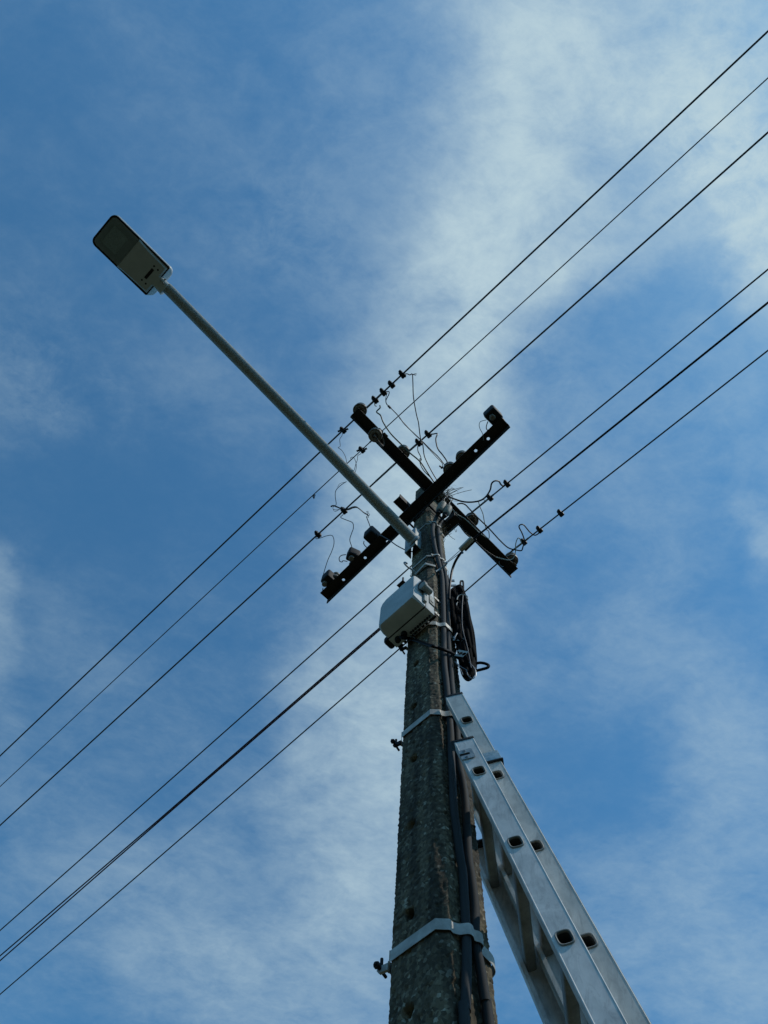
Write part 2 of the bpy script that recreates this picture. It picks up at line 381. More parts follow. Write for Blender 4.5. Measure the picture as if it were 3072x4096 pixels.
def alumat(name='mill_finish_aluminium', ca=(.60, .59, .55, 1), cb=(.86, .84, .79, 1)):
    m = bpy.data.materials.new(name); m.use_nodes = True; nt = m.node_tree; b = nt.nodes['Principled BSDF']
    N, L = nt.nodes, nt.links
    t = N.new('ShaderNodeTexCoord')
    n = N.new('ShaderNodeTexNoise'); n.inputs['Scale'].default_value = 14; n.inputs['Detail'].default_value = 7; n.inputs['Roughness'].default_value = .6; n.inputs['Distortion'].default_value = .4
    L.new(t.outputs['Object'], n.inputs['Vector'])
    r = N.new('ShaderNodeValToRGB'); r.color_ramp.elements[0].position = .34; r.color_ramp.elements[1].position = .62
    r.color_ramp.elements[0].color = ca; r.color_ramp.elements[1].color = cb
    L.new(n.outputs['Fac'], r.inputs[0]); L.new(r.outputs[0], b.inputs['Base Color'])
    b.inputs['Metallic'].default_value = .2
    mp = N.new('ShaderNodeMapping'); L.new(t.outputs['Object'], mp.inputs[0])
    mp.inputs['Rotation'].default_value = (0, math.radians(13.4), 0); mp.inputs['Scale'].default_value = (1, 1, .02)
    n2 = N.new('ShaderNodeTexNoise'); n2.inputs['Scale'].default_value = 900; n2.inputs['Detail'].default_value = 3; L.new(mp.outputs[0], n2.inputs['Vector'])
    mr = N.new('ShaderNodeMapRange'); mr.inputs[1].default_value = .3; mr.inputs[2].default_value = .7; mr.inputs[3].default_value = .55; mr.inputs[4].default_value = .75
    L.new(n.outputs['Fac'], mr.inputs[0]); L.new(mr.outputs[0], b.inputs['Roughness'])
    # long draw marks and short scuffs
    r3 = N.new('ShaderNodeValToRGB'); r3.color_ramp.elements[0].position = .38; r3.color_ramp.elements[1].position = .52
    r3.color_ramp.elements[0].color = (.80, .80, .80, 1); r3.color_ramp.elements[1].color = (1, 1, 1, 1)
    n4 = N.new('ShaderNodeTexNoise'); n4.inputs['Scale'].default_value = 46; n4.inputs['Detail'].default_value = 9; n4.inputs['Roughness'].default_value = .7; n4.inputs['Distortion'].default_value = 1.2
    mp4 = N.new('ShaderNodeMapping'); L.new(t.outputs['Object'], mp4.inputs[0]); mp4.inputs['Rotation'].default_value = (0, math.radians(13.4), 0); mp4.inputs['Scale'].default_value = (1, 1, .35)
    L.new(mp4.outputs[0], n4.inputs['Vector']); L.new(n4.outputs['Fac'], r3.inputs[0])
    mx = N.new('ShaderNodeMix'); mx.data_type = 'RGBA'; mx.blend_type = 'MULTIPLY'; mx.inputs['Factor'].default_value = 1
    L.new(r.outputs[0], mx.inputs['A']); L.new(r3.outputs[0], mx.inputs['B']); L.new(mx.outputs['Result'], b.inputs['Base Color'])
    bp = N.new('ShaderNodeBump'); bp.inputs['Strength'].default_value = .12; bp.inputs['Distance'].default_value = .0006
    L.new(n2.outputs['Fac'], bp.inputs['Height']); L.new(bp.outputs[0], b.inputs['Normal'])
    return m
M_ALU = alumat(); M_ALU3 = alumat('shaded_rung_aluminium', (.20, .20, .18, 1), (.36, .36, .33, 1)); M_ALU2 = alumat('duller_mill_aluminium', (.52, .52, .47, 1), (.72, .71, .65, 1))  # rung metal toned down: the shade on the undersides is in its colour

M_BORE = mat('shade_dark_bore', (.045, .048, .048), .8, 0, (.07, .072, .07), 40)  # dark colour stands in for the unlit inside of the rung tubes
# ------------------------------------------------------------------ ground
g = MB(); R_ = 900
g.add([(-R_, -R_, 0), (R_, -R_, 0), (R_, R_, 0), (-R_, R_, 0)], [(0, 1, 2, 3)])
M_GROUND = mat('worn_grass', (.036, .050, .022), .95, 0, (.090, .084, .055), 1.4, .8, 30)
go = g.build('ground', M_GROUND); go['kind'] = 'structure'

# added unseen tree-shaped belt all round: blocks low sky light so undersides stay dark
mb = MB(); nb = 220; rowsb = []
for j, (hh, rr) in enumerate(((0, 0), (.35, .9), (.7, .6), (.92, -.2), (1, -1.2))):
    for i in range(nb):
        a = 2 * math.pi * i / nb; q = V((math.cos(a), math.sin(a), 0))
        h_ = 8.5 + 3.5 * noise.noise(q * 5) + 1.2 * noise.noise(q * 40)
        d_ = 27 + 4 * noise.noise(q * 3 + V((5, 0, 0))) - rr * 1.5 + 1.0 * noise.noise(q * 50 + V((0, 0, hh * 9)))
        rowsb.append(q * d_ + UP * (h_ * hh - .3))
mb.add(rowsb, [(j * nb + i, j * nb + (i + 1) % nb, (j + 1) * nb + (i + 1) % nb, (j + 1) * nb + i) for j in range(4) for i in range(nb)])
tb = mb.build('horizon_blocker', mat('dark_blocker_green', (.02, .035, .012), .9, 0, (.05, .07, .03), 2.5, 1, 6), recalc=False); tb['kind'] = 'stuff'; tb['label'] = 'added unseen dark belt all round, blocking low sky light'; tb['category'] = 'trees'

# ------------------------------------------------------------------ concrete pole
TOPZ = 6.46
def section(z, n_side=34):
    """square with cut corners, points counter clockwise with outward normals"""
    h = side(z) / 2; c = .021
    pts = []
    dirs = [(E1, E2), (E2, -E1), (-E1, -E2), (-E2, E1)]
    for (n, t) in dirs:
        for i in range(n_side):
            f = -1 + 2 * i / n_side
            pts.append((n * h + t * ((h - c) * f), n, 1))
        a = n * h + t * (h - c); b = n * (h - c) + t * h; nn = (n + t).normalized()
        for i in range(7):
            pts.append((a.lerp(b, i / 7), nn, 1))
    return pts
holes = [onface(x, y, -E2, 0) for x, y in ((1662, 2656), (1653, 2826), (1651, 3033), (1641, 3301), (1634, 3655), (1630, 4050))]
pole = thing('utility_pole', 'tall rough grey concrete pole carrying steel crossarms, cables and lamp', 'pole', (AX.x, AX.y, 0))
mb = MB(); zs = [0, .5, 1, 1.5, 2.0, 2.4]; z = 2.55
while z < TOPZ: zs.append(z); z += .0048 if z < 4.6 else .0075
zs.append(TOPZ)
rows = []
for z in zs:
    ring = []
    for (p, n, _) in section(z):
        q = AX + p + UP * z
        if z > 2.5:
            d, _pts = noise.voronoi(q * 88.0)
            d2 = noise.noise(q * 300.0)
            rough_ = 1.0 if z < 5.45 else .55
            a = max(0.0, .52 - d[0]) * .0076 * rough_ + d2 * .0007 - .0012
            a += noise.noise(q * 14.0) * .0016
            if noise.noise(q * 60.0 + V((9, 3, 1))) > .42: a -= .0035
            for hc in holes:
                r_ = (q - hc).length
                if r_ < .013: a = -.03
                elif r_ < .017: a = -.007
            q = q + n * a
        ring.append(q)
    rows.append(ring)
K = len(rows[0]); vs = [q for r in rows for q in r]
fs = [(i * K + k, i * K + (k + 1) % K, (i + 1) * K + (k + 1) % K, (i + 1) * K + k) for i in range(len(rows) - 1) for k in range(K)]
fs.append(tuple((len(rows) - 1) * K + k for k in range(K)))
mb.add(vs, fs)
part(mb, 'shaft', M_CONC, pole, sharp=60, merge=False)

# ------------------------------------------------------------------ crossarms
def angle_bar(name, label, p0, p1, out_dir, w=.06, drop=.06, holes_=(), parts=True):
    """angle section: flat flange from p0 to p1 (inner edge, underside) spreading along out_dir, upright flange hanging at the inner edge"""
    L = (p1 - p0); ln = L.length; L.normalize()
    t = thing(name, label, 'crossarm', (p0 + p1) / 2)
    mb = MB(); mb.holed(lambda u, v, w_: p0 + L * u + out_dir * v + UP * w_, ln, w, .006, holes_, seg=16, half=.02)
    mb.box((p0 + p1) / 2 - UP * (drop / 2 - .006) - out_dir * .0032, (L, out_dir, UP), (ln, .006, drop))
    part(mb, 'beam', M_STEEL, t, merge=False)
    return t
ZA, ZB = 5.9, 6.215
a0, a1 = at(1297, 2387, ZA), at(2022, 1686, ZA)
dA = (a1 - a0).normalized(); nA = V((dA.y, -dA.x, 0)); nA = nA if nA.dot(-E2) > 0 else -nA
a0i, a1i = a0 - nA * .026, a1 - nA * .026
ah = []
for x, y in (c3c(457, 1362), c3c(777, 1038), c3b(840, 674), c3b(1006, 515), c3c(1107, 800)):
    p = at(x, y, ZA); ah.append(((p - a0i).dot(dA), (p - a0i).dot(nA), .0092, .0092))
ARM_A = angle_bar('crossarm', 'dark steel crossarm with round bolt holes and black boxes, rising to the upper right', a0i, a1i, nA, .061, .058, ah)
b0, b1 = at(1418, 1648, ZB), at(2056, 2288, ZB)
dB = (b1 - b0).normalized(); nB = V((dB.y, -dB.x, 0)); nB = nB if nB.dot(E1) > 0 else -nB
b0i, b1i = b0 - nB * .027, b1 - nB * .027
ARM_B = angle_bar('crossarm', 'dark steel crossarm carrying the overhead wires, sloping from upper left to lower right', b0i, b1i, nB, .062, .05, [])
# clamp bars on the faces opposite and the rods tying them
def clamp(arm, name, n, z, e_from, e_to, tdir):
    h = side(z) / 2 + .004
    mb = MB(); c = AX + n * (h + .03) + tdir * ((e_from + e_to) / 2) + UP * z
    mb.box(c, (tdir, n, UP), (e_to - e_from, .056, .006)); mb.box(c - n * .03 + UP * .0, (tdir, n, UP), (e_to - e_from, .006, .06))
    part(mb, name, M_STEEL, arm)
def side_e(px, py, z, e): return (at(px, py, z) - AX).dot(e)
clamp(ARM_B, 'clamp_bar', -E1, 6.17, -.175, .12, E2)
clamp(ARM_A, 'clamp_bar', E2, 5.9, -.13, .15, E1)
for arm, zz, ta, tb, ho in ((ARM_B, ZB - .02, E2, E1, .105), (ARM_A, ZA - .02, E1, E2, .105)):
    for sgn in (-1, 1):
        h = side(zz) / 2 + .012
        mb = MB(); c = AX + ta * (sgn * h) + UP * zz
        mb.tube([c - tb * ho, c + tb * ho], .006, 8)
        for s2 in (-1, 1): mb.lathe(c + tb * (s2 * (ho - .012)), tb, [(0, -.005), (.011, -.005), (.011, .005), (0, .005)], 6)
        part(mb, 'tie_rod', M_STEEL, arm)
for x, y in (c3c(1350, 205), c3c(1275, 437)):
    pass

# ------------------------------------------------------------------ insulators
def insulator(label, p, r=.043, h=.075, stem=None, group='insulators on the crossarms'):
    t = thing('insulator', label, 'insulator', p, group)
    mb = MB(); k = r / .043
    mb.lathe(p, UP, [(.016 * k, .0), (.020 * k, -.012), (.030 * k, -.014), (.036 * k, -.006), (.043 * k, -.010), (.0445 * k, 0), (.040 * k, .012), (.028 * k, .018), (.026 * k, .030), (.036 * k, .036), (.040 * k, .046), (.034 * k, .060), (.018 * k, .068), (0, .070)], 28)
    mb.lathe(p, UP, [(0, .004), (.0155 * k, .004), (.016 * k, 0)], 28)
    part(mb, 'porcelain_body', M_PORCL, t)
    mb = MB(); mb.tube([p + UP * .01, p - UP * .055], .007, 8); mb.lathe(p - UP * .018, UP, [(0, -.005), (.013, -.005), (.013, .005), (0, .005)], 6)
    if stem: mb.tube(smooth_path(stem, 5), .0075, 8)
    part(mb, 'pin', M_STEEL if not stem else M_RUST, t)
    return t
ins = {}
for key, (x, y), lab in (('1', (1440, 1641), 'round porcelain insulator on the upper left tip of the wire crossarm'),
                         ('3', (1612, 1810), 'porcelain insulator half hidden by the wire crossarm, third from its upper left tip'),
                         ('4', (1887, 2082), 'porcelain insulator on the wire crossarm, just right of the cream cable ends'),
                         ('5', (2046, 2241), 'porcelain insulator at the lower right tip of the wire crossarm')):
    ins[key] = insulator(lab, at(x, y, ZB + .066))
p2 = at(1501, 1741, ZB - .11)
q = at(*c1b(600, 1105), ZB - .05)
insulator('porcelain insulator with pale rings hanging beside the upper crossarm on a curved rusty hook', p2, .0415,
          stem=[p2 - UP * .005, p2 - UP * .035, at(*c1b(555, 1065), ZB - .13), q, at(*c1b(614, 1060), ZB - .02), at(*c1b(590, 985), ZB - .004)])
insulator('grey porcelain insulator on the crossarm, first to the upper right of the pole', at(1801, 1879, ZA + .07), .041)
insulator('grey porcelain insulator on the crossarm, second to the upper right of the pole', at(1849, 1832, ZA + .07), .038)
insulator('porcelain insulator under the black box at the upper right tip of the crossarm', at(1995, 1693, ZA + .07), .037)
insulator('porcelain insulator behind the black box at the lower left tip of the crossarm', at(*c3c(335, 1350), ZA + .07), .030)
insulator('porcelain insulator beside the middle of the three black boxes', at(*c3c(600, 1140), ZA + .07), .026)

# rusty bolt plates showing under the wire crossarm
for x, y in (c1b(330, 625), c1b(575, 900), c1b(640, 960), c1b(885, 1190), c4b(515, 600), c4b(490, 555), c4b(925, 990), c4b(915, 1040)):
    p = at(x, y, ZB - .001); mb = MB(); mb.box(p, (dB, nB, UP), (.034, .013, .0025), .001); mb.lathe(p - UP * .001, -UP, [(.0055, 0), (.0055, .004), (0, .004)], 6)
    part(mb, 'bolt_plate', M_RUST, ARM_B)
# ------------------------------------------------------------------ black fuse boxes on crossarm A
def fuse_box(label, px, py, rot, sx, sy, cap, z0=ZA + .012, hgt=.10):
    c = at(px, py, z0); ca, sa = math.cos(rot), math.sin(rot)
    X = (dA * ca + nA * sa); Y_ = (nA * ca - dA * sa)
    t = thing('fuse_box', label, 'fuse box', c, 'black boxes on the crossarm')
    mb = MB(); mb.box(c + UP * hgt / 2, (X, Y_, UP), (sx, sy, hgt), .012, 3)
    part(mb, 'housing', M_PLASTD, t)
    mb = MB(); mb.box(c + UP * .035 - Y_ * (sy / 2 + .002), (X, Y_, UP), (.03, .02, .008)); mb.tube([c + UP * .035 - Y_ * .02, c + UP * .035 - Y_ * .06 - UP * .0], .006, 8)
    part(mb, 'mounting_lug', M_STEEL, t)
    if cap:
        mb = MB(); q = at(cap[0], cap[1], z0 - .012)
        mb.lathe(q, UP, [(0, -.010), (.011, -.010), (.0165, -.006), (.0175, 0), (.0175, .016)], 20)
        part(mb, 'round_cap', M_PORCL, t)
    return t
fuse_box('black rounded box with round cap at the upper right tip of the crossarm', 1975, 1668, 0, .078, .086, c3b(1062, 232))
fuse_box('black rounded box without a round cap, on the crossarm beside the lamp arm', *c3c(872, 752), 0, .074, .082, None)
fuse_box('black rounded box with a closed wire loop beside it, middle of three', *c3c(592, 1045), .32, .060, .076, c3c(572, 1048))
fuse_box('black rounded box with round cap at the lower left tip of the crossarm', *c3c(232, 1398), .0, .070, .078, c3c(178, 1425))

# ------------------------------------------------------------------ overhead wires
WAZ = az(-51.4); WN = V((-WAZ.y, WAZ.x, 0))
def wire_fn(p0, px, py, span=34.0):
    """sagging wire from p0 that passes the sight line through a photograph pixel"""
    q = planeV(px, py, p0, WN); t = (q - p0).dot(WAZ); sg = 1 if t > 0 else -1; t = abs(t)
    s = (p0.z - q.z) / (t * (1 - t / span)); s = max(min(s, .10), -.03)
    return lambda u: p0 + WAZ * (sg * u) - UP * (s * u * (1 - u / span)), sg, span
def wire_pts(fn, span):
    us = [0, .1, .2, .35, .5, .75] + [1 + .5 * i for i in range(14)] + [8 + 1.3 * i for i in range(21)]
    return [fn(min(u, span)) for u in us if u < span + 1.2]
S_ = 3072 / 1659
wires = []
WIRES = [
 ('thick twisted overhead wire farthest to the upper left, tied to the crossarm tip', at(*c1b(345, 640), ZB + .085), (0, 1630), (1659, 80), .0052),
 ('thin overhead wire, second from the upper left, tied to the insulator with the curved hook', at(*c1b(520, 975), ZB + .06), (0, 1697), (1659, 180), .0032),
 ('overhead wire third from the upper left, carrying the twisted bundle of wire ends', at(*c1b(905, 1215), ZB + .085), (0, 1783), (1659, 290), .0053),
 ('overhead wire fourth from the upper left, passing behind the pole just above the junction box', at(*c4b(455, 528), ZB + .085), (0, 2010), (1659, 582), .0047),
 ('lowest overhead wire, tied to the lower right crossarm tip, passing behind the coil', at(*c4b(860, 925), ZB + .085), (0, 2148), (1659, 757), .0047)]
FN = []
for lab, p0, l, r, rad in WIRES:
    mb = MB(); fl, sg, sp = wire_fn(p0, l[0] * S_, l[1] * S_); fr, sg2, sp2 = wire_fn(p0, r[0] * S_, r[1] * S_)
    pts = list(reversed(wire_pts(fl, sp))) + wire_pts(fr, sp2)[1:]
    mb.tube(pts, rad, 8)
    solo(mb, 'overhead_wire', M_WIRE, lab, 'wire', p0, 'overhead wires')
    FN.append((fl, fr))
def onwire(i, px, py):
    """point of wire i nearest to the sight line of a pixel"""
    best = None; d = wray(px, py).normalized()
    for s_, fn in zip((-1, 1), FN[i]):
        for k in range(1, 400):
            p = fn(k * .01); e = (p - EYE); dist = (e - d * e.dot(d)).length
            if best is None or dist < best[0]: best = (dist, p)
    return best[1]
# service cable with sleeve
HOOK_R = onface(*c2(985, 1478), E1, .075)
SLV0 = HOOK_R + WAZ * .0
p5 = planeV(1844, 2205, HOOK_R + WAZ * .3, WN)
p5b = planeV(1893, 2156, p5, WN)
fr5, _, sp5 = wire_fn(p5b, 1659 * S_, 655 * S_)
t = thing('service_cable', 'thick black service cable hooked to the right side of the pole by a pale sleeve', 'cable', p5)
mb = MB(); mb.tube([p5b - WAZ * .05] + wire_pts(fr5, sp5), .0047, 10); part(mb, 'cable_run', M_CABLE, t)
mb = MB(); dd = (p5b - p5).normalized(); pr = dd.cross(UP).normalized()
mb.box((p5 + p5b) / 2 + pr * .006, (dd, pr, dd.cross(pr)), ((p5b - p5).length * 1.0, .022, .024), .004); part(mb, 'clamp_sleeve', M_PALE, t)
mb = MB(); mb.box((p5 + p5b) / 2 - pr * .010 + dd * .012, (dd, pr, dd.cross(pr)), ((p5b - p5).length * .94, .010, .022), .003); part(mb, 'wedge', M_BLACK, t)
mb = MB(); hk = onface(*c2(985, 1480), E1, .07)
mb.tube([p5 + pr * .006, hk + UP * .006], .0016, 6); mb.tube([p5 - pr * .004, hk - UP * .004], .0016, 6); part(mb, 'bail_wire', M_STRAND, t)
mb = MB(); tp = [p5 - pr * .010] + [onface(x, y, E1, o) for (x, y), o in ((c3(1085, 175), .17), (c3(1030, 260), .13), (c3(995, 350), .10), (c3(975, 450), .085), (c3(962, 560), .07), (c3(958, 680), .05))]
mb.tube(smooth_path(tp, 6), .0058, 8); part(mb, 'tail', M_CABLE, t)
# left service cable: two strands spreading toward the far end
p0l = planeV(*c2(560, 1680), AX - E1 * .06 - E2 * .02 + UP * 4.9, WN)
pl = planeV(815 * S_, 1363 * S_, AX - E2 * .10 - E1 * .06 + UP * 4.8, WN)
t = thing('service_cable', 'pair of twisted dark service cables running from behind the junction box to the lower left', 'cable', pl)
fl5, _, sp = wire_fn(pl, 0, 2070 * S_)
base = [pl + WAZ * .30 + UP * .02, pl + WAZ * .12] + wire_pts(fl5, sp)
for ph in (0, math.pi):
    mb = MB(); pts = []
    for i, p in enumerate(base):
        d_ = max(0, i - 1); sep_ = .0036 + min(.012, max(0, (p - pl).length - 1.6) * .0055)
        a = (p - pl).length * 9 if (p - pl).length < 1.6 else 14.4
        pts.append(p + (WN * math.cos(a * .0 + ph) + UP * math.sin(ph) * 0) * sep_)
    mb.tube(pts, .0034, 8); part(mb, 'strand', M_MAROON, t)

# preformed wraps where the wires are tied
for i, spans in enumerate([((0.02, .17, 1), (.0, .04, 0)), ((0, .05, 1), (0, .06, 0)), ((0.02, .13, 1), (.0, .26, 0)), ((.02, .2, 1), (.05, .3, 0)), ((.02, .16, 1), (.0, .1, 0))]):
    mb = MB()
    for a, b, sd in spans:
        fn = FN[i][sd]; base = [fn(a + (b - a) * k / 60) for k in range(61)]
        for ph in (0, 2.1, 4.2):
            pts = []
            for k, p in enumerate(base):
                an = k * .9 + ph; pts.append(p + (WN * math.cos(an) + UP * math.sin(an)) * (WIRES[i][4] + .0008))
            mb.tube(pts, .0017, 5)
    o = solo(mb, 'wire_tie', M_STRAND, ['', ''][0] or ['strand wrapped round the topmost overhead wire beside the crossarm tip', 'strand wrapped round the thin overhead wire beside the hooked insulator',
        'strand wrapped round the third overhead wire on both sides of the crossarm', 'strand wrapped round the fourth overhead wire beside its insulator', 'strand wrapped round the lowest overhead wire at the lower right crossarm tip'][i], 'wire tie', FN[i][0](0), 'strand wraps on the overhead wires')

# ------------------------------------------------------------------ piercing connectors
def connector(label, i, px, py, rot=0, k=1.0, lugs=False):
    p = onwire(i, px, py); t = thing('wire_connector', label, 'connector', p, 'clamp connectors on the overhead wires')
    X = (WAZ * 1.0).normalized(); Yv = (WN * math.cos(rot) + UP * math.sin(rot)).normalized(); Z = X.cross(Yv)
    mb = MB(); mb.box(p + Yv * .011 * k, (X, Yv, Z), (.032 * k, .020 * k, .034 * k), .006 * k, 2); mb.box(p - Yv * .012 * k, (X, Yv, Z), (.026 * k, .020 * k, .030 * k), .006 * k, 2)
    mb.box(p + Yv * .0, (X, Yv, Z), (.020 * k, .03 * k, .024 * k), .003)
    part(mb, 'jaw', M_BLACK, t)
    mb = MB(); mb.tube([p - Yv * .03 * k + X * .004, p + Yv * .027 * k + X * .004], .005 * k, 8); mb.lathe(p - Yv * .024 * k + X * .004, Yv, [(0, -.006), (.009 * k, -.006), (.009 * k, .004), (0, .004)], 6)
    if lugs:
        for a in (-1, 1): mb.box(p + X * a * .014 + Yv * a * .014, ((X + Yv * .5).normalized(), (Yv - X * .5).normalized(), Z), (.03, .006, .012))
    part(mb, 'bolt', M_STEEL, t)
    return t
CON = [
 ('black clamp connector on the topmost wire, farthest up and right of four', 0, *c1b(876, 178), .3, 1, 0),
 ('black clamp connector on the topmost wire, second from the upper right of four', 0, *c1b(740, 312), .5, 1, 0),
 ('black clamp connector on the topmost wire with a pair of white wires looping from it', 0, *c1b(624, 420), .3, 1, 0),
 ('black clamp connector on the topmost wire, closest to the crossarm tip, pale hook below', 0, *c1b(517, 508), .4, 1, 0),
 ('ragged clamp connector with metal lugs on the topmost wire, just left of the crossarm', 0, *c1b(97, 926), .6, .95, 1),
 ('ragged clamp connector with metal lugs on the thin second wire', 1, *c1b(345, 1180), .6, .95, 1),
 ('black clamp connector on the third wire, upper right of two above the crossarm', 2, *c1b(1222, 968), .3, 1, 0),
 ('black clamp connector on the third wire, lower left of two above the crossarm', 2, *c1b(1086, 1088), .3, 1, 0),
 ('black clamp connector on the third wire under the twisted bundle, left of the lamp arm', 2, *c2(237, 1104), .3, 1, 0),
 ('black clamp connector on the third wire, farthest to the lower left', 2, *c2(45, 1275), .3, 1, 0),
 ('black clamp connector on the fourth wire at the end of the thick curved jumper', 3, *c4b(834, 225), .3, 1, 0),
 ('black clamp connector on the fourth wire next to its insulator', 3, *c4b(665, 362), .5, 1, 0),
 ('black clamp connector on the lowest wire, alone and farthest right', 4, *c4b(1386, 528), .3, 1, 0),
 ('black clamp connector on the lowest wire, middle of three', 4, *c4b(1177, 697), .3, 1, 0),
 ('black clamp connector on the lowest wire, nearest the crossarm tip among the loops', 4, *c4b(1017, 820), .5, 1, 0)]
CP = {}
for n_, a in enumerate(CON): connector(*a); CP[n_] = onwire(a[1], a[2], a[3])

# ------------------------------------------------------------------ jumper leads
def jumper(label, pts, cropf, z0, z1, r, m, start=None, end=None, name='jumper_lead', cat='jumper wire', group='jumper leads among the overhead wires', extra=None):
    n = len(pts); P = [at(*cropf(*p), z0 + (z1 - z0) * i / max(1, n - 1)) for i, p in enumerate(pts)]
    if start is not None: P = [start] + P
    if end is not None: P = P + [end]
    mb = MB(); mb.tube(smooth_path(P, 5), r * 1.22, 7)
    if extra:
        for (pp, rr) in extra:
            Q = [at(*cropf(*p), z0) for p in pp]; mb.tube(smooth_path(Q, 5), rr * 1.2, 6)
    return solo(mb, name, m, label, cat, P[0], group)
ZW = 6.28
jumper('long dark lead dropping from the farthest upper right connector to the crossarms', [(920, 150), (960, 165), (992, 155), (1000, 250), (1005, 420), (1020, 540), (1050, 700), (1075, 800), (1100, 1000), (1130, 1080), (1150, 1230), (1200, 1350), (1270, 1480), (1330, 1575)], c1b, ZW, 6.0, .0026, M_WIRE, CP[0],
       extra=[([(985, 160), (1015, 152), (1050, 145)], .0012), ([(985, 162), (1020, 166), (1042, 176)], .0012), ([(985, 160), (1020, 160), (1050, 160)], .001)])
jumper('pale paired lead taped once below its connector, running down to the crossing', [(680, 385), (682, 420), (658, 470), (642, 510), (655, 555), (692, 590), (810, 712), (900, 830), (1110, 1030), (1230, 1150), (1335, 1250), (1400, 1330), (1442, 1392)], c1b, ZW, 6.02, .0024, M_WIRE, CP[2],
       extra=[([(660, 400), (640, 480), (648, 540), (690, 592)], .0018), ([(672, 572), (706, 608)], .0062), ([(820, 735), (1000, 930), (1110, 1036), (1230, 1165), (1320, 1262), (1385, 1330), (1396, 1385), (1370, 1390)], .002), ([(1352, 1370), (1385, 1395), (1415, 1400)], .0045), ([(1375, 1410), (1395, 1380)], .003)])
jumper('thick grey green lead kinked below the connector nearest the crossarm tip', [(562, 572), (565, 602), (518, 655), (570, 700), (600, 780), (640, 850), (720, 960), (860, 1100), (960, 1200), (1090, 1310), (1180, 1440), (1285, 1595)], c1b, ZW, 6.02, .0036, M_GREEN)
jumper('short pale hook of wire under the connector nearest the crossarm tip', [(492, 540), (498, 572), (520, 582)], c1b, ZW, ZW, .0022, M_WHITE, CP[3])
jumper('short yellowish lead below the lower left connector of the third wire', [(1065, 1130), (1070, 1180), (1100, 1240), (1108, 1275), (1092, 1300), (1105, 1360), (1150, 1440), (1230, 1520)], c1b, ZW, 6.1, .0026, M_GREEN, CP[7], extra=[([(1090, 1285), (1110, 1280), (1095, 1320)], .004)])
jumper('dark wavy lead from the upper right connector of the third wire to the crossarm', [(1265, 950), (1325, 945), (1305, 1020), (1330, 1140), (1390, 1220), (1440, 1290), (1470, 1352)], c1b, ZW, 5.98, .0034, M_WIRE, CP[6])
jumper('thin curled lead hanging from the ragged connector on the topmost wire behind the lamp arm', [(60, 970), (30, 1020), (36, 1110), (8, 1128), (60, 1170), (105, 1250), (120, 1345), (90, 1450)], c1b, ZW, 6.1, .0014, M_WIRE, CP[4])
jumper('thin looped lead hanging from the ragged connector on the thin wire', [(310, 1210), (270, 1235), (265, 1290), (245, 1340), (225, 1420), (205, 1465)], c1b, ZW, 6.1, .0015, M_WIRE, CP[5],
       extra=[([(182, 1292), (175, 1265), (210, 1258), (240, 1310), (250, 1390), (228, 1485)], .0014)])
jumper('thin bent lead rising from the twisted bundle towards the lamp arm', [(250, 878), (205, 908), (172, 945), (168, 990), (175, 1045), (160, 1055)], c2, 6.1, ZW, .0018, M_WIRE, extra=[([(235, 882), (200, 895), (185, 920)], .001)])
mb = MB()
bz = [(272, 280), (320, 272), (430, 312), (520, 322), (590, 295), (650, 290), (700, 322), (760, 372), (825, 408)]
base = smooth_path([at(*c3c(*p), ZW + .01) for p in bz], 8)
for ph in range(5):
    pts = []
    for i, p in enumerate(base):
        a = i * .42 + ph * 1.26; r_ = .0055 if i > 8 else .003
        pts.append(p + (WN * math.cos(a) + UP * math.sin(a)) * r_)
    mb.tube(pts, .0021, 6)
for pp in ([(280, 290), (268, 275), (300, 262), (330, 268), (300, 300), (330, 352), (400, 322)], [(310, 322), (350, 330), (430, 312)], [(415, 300), (440, 290), (470, 300), (480, 322)], [(800, 370), (830, 380), (842, 405), (815, 420), (800, 400)], [(790, 360), (820, 352), (815, 395), (830, 440), (805, 430)]):
    mb.tube(smooth_path([at(*c3c(*p), ZW) for p in pp], 5), .0015, 6)
solo(mb, 'wire_bundle', M_WIRE, 'twisted bundle of wire ends arched over the third wire, left of the lamp arm', 'wire bundle', base[0])
jumper('lead running from the twisted bundle across the crossarm into the lamp bracket', [(795, 430), (830, 520), (870, 610), (960, 690), (1020, 712), (1150, 790), (1250, 860), (1400, 935), (1475, 945)], c3c, ZW, 5.30, .0026, M_WIRE, extra=[])
jumper('angular thin lead from the third wire down to the middle black box', [(450, 400), (415, 440), (500, 480), (590, 520), (602, 600), (575, 680), (550, 770), (575, 860), (600, 935)], c3c, ZW, 6.0, .0021, M_WIRE, CP[8])
jumper('thin arched lead down to the black box at the lower left crossarm tip', [(50, 755), (130, 740), (200, 715), (280, 705), (312, 750), (315, 840), (280, 950), (230, 1060), (190, 1180), (155, 1302)], c3c, ZW, 6.0, .0019, M_WIRE, CP[9])
for pp, lab in (([(760, 790), (755, 825), (775, 860), (818, 897)], 'short wire tail under the black box beside the lamp arm'),
                ([(495, 990), (430, 1000), (395, 1035), (400, 1085), (435, 1098), (450, 1080), (515, 1090)], 'closed wire loop beside the middle black box'),
                ([(155, 1480), (150, 1530), (178, 1562)], 'short wire tail under the black box at the lower left tip')):
    jumper(lab, pp, c3c, 5.93, 5.93, .0022, M_WIRE)
jumper('thin grey wire curling down over the crossarm from the upper right black box', [(980, 265), (905, 285), (885, 325), (895, 380), (930, 450), (945, 540)], c3b, 5.93, 5.88, .0015, M_STRAND)
jumper('short dark wire bow between the upper right black box and the crossarm', [(1000, 285), (980, 350), (985, 390), (1018, 412)], c3b, 5.95, 5.93, .0022, M_WIRE)
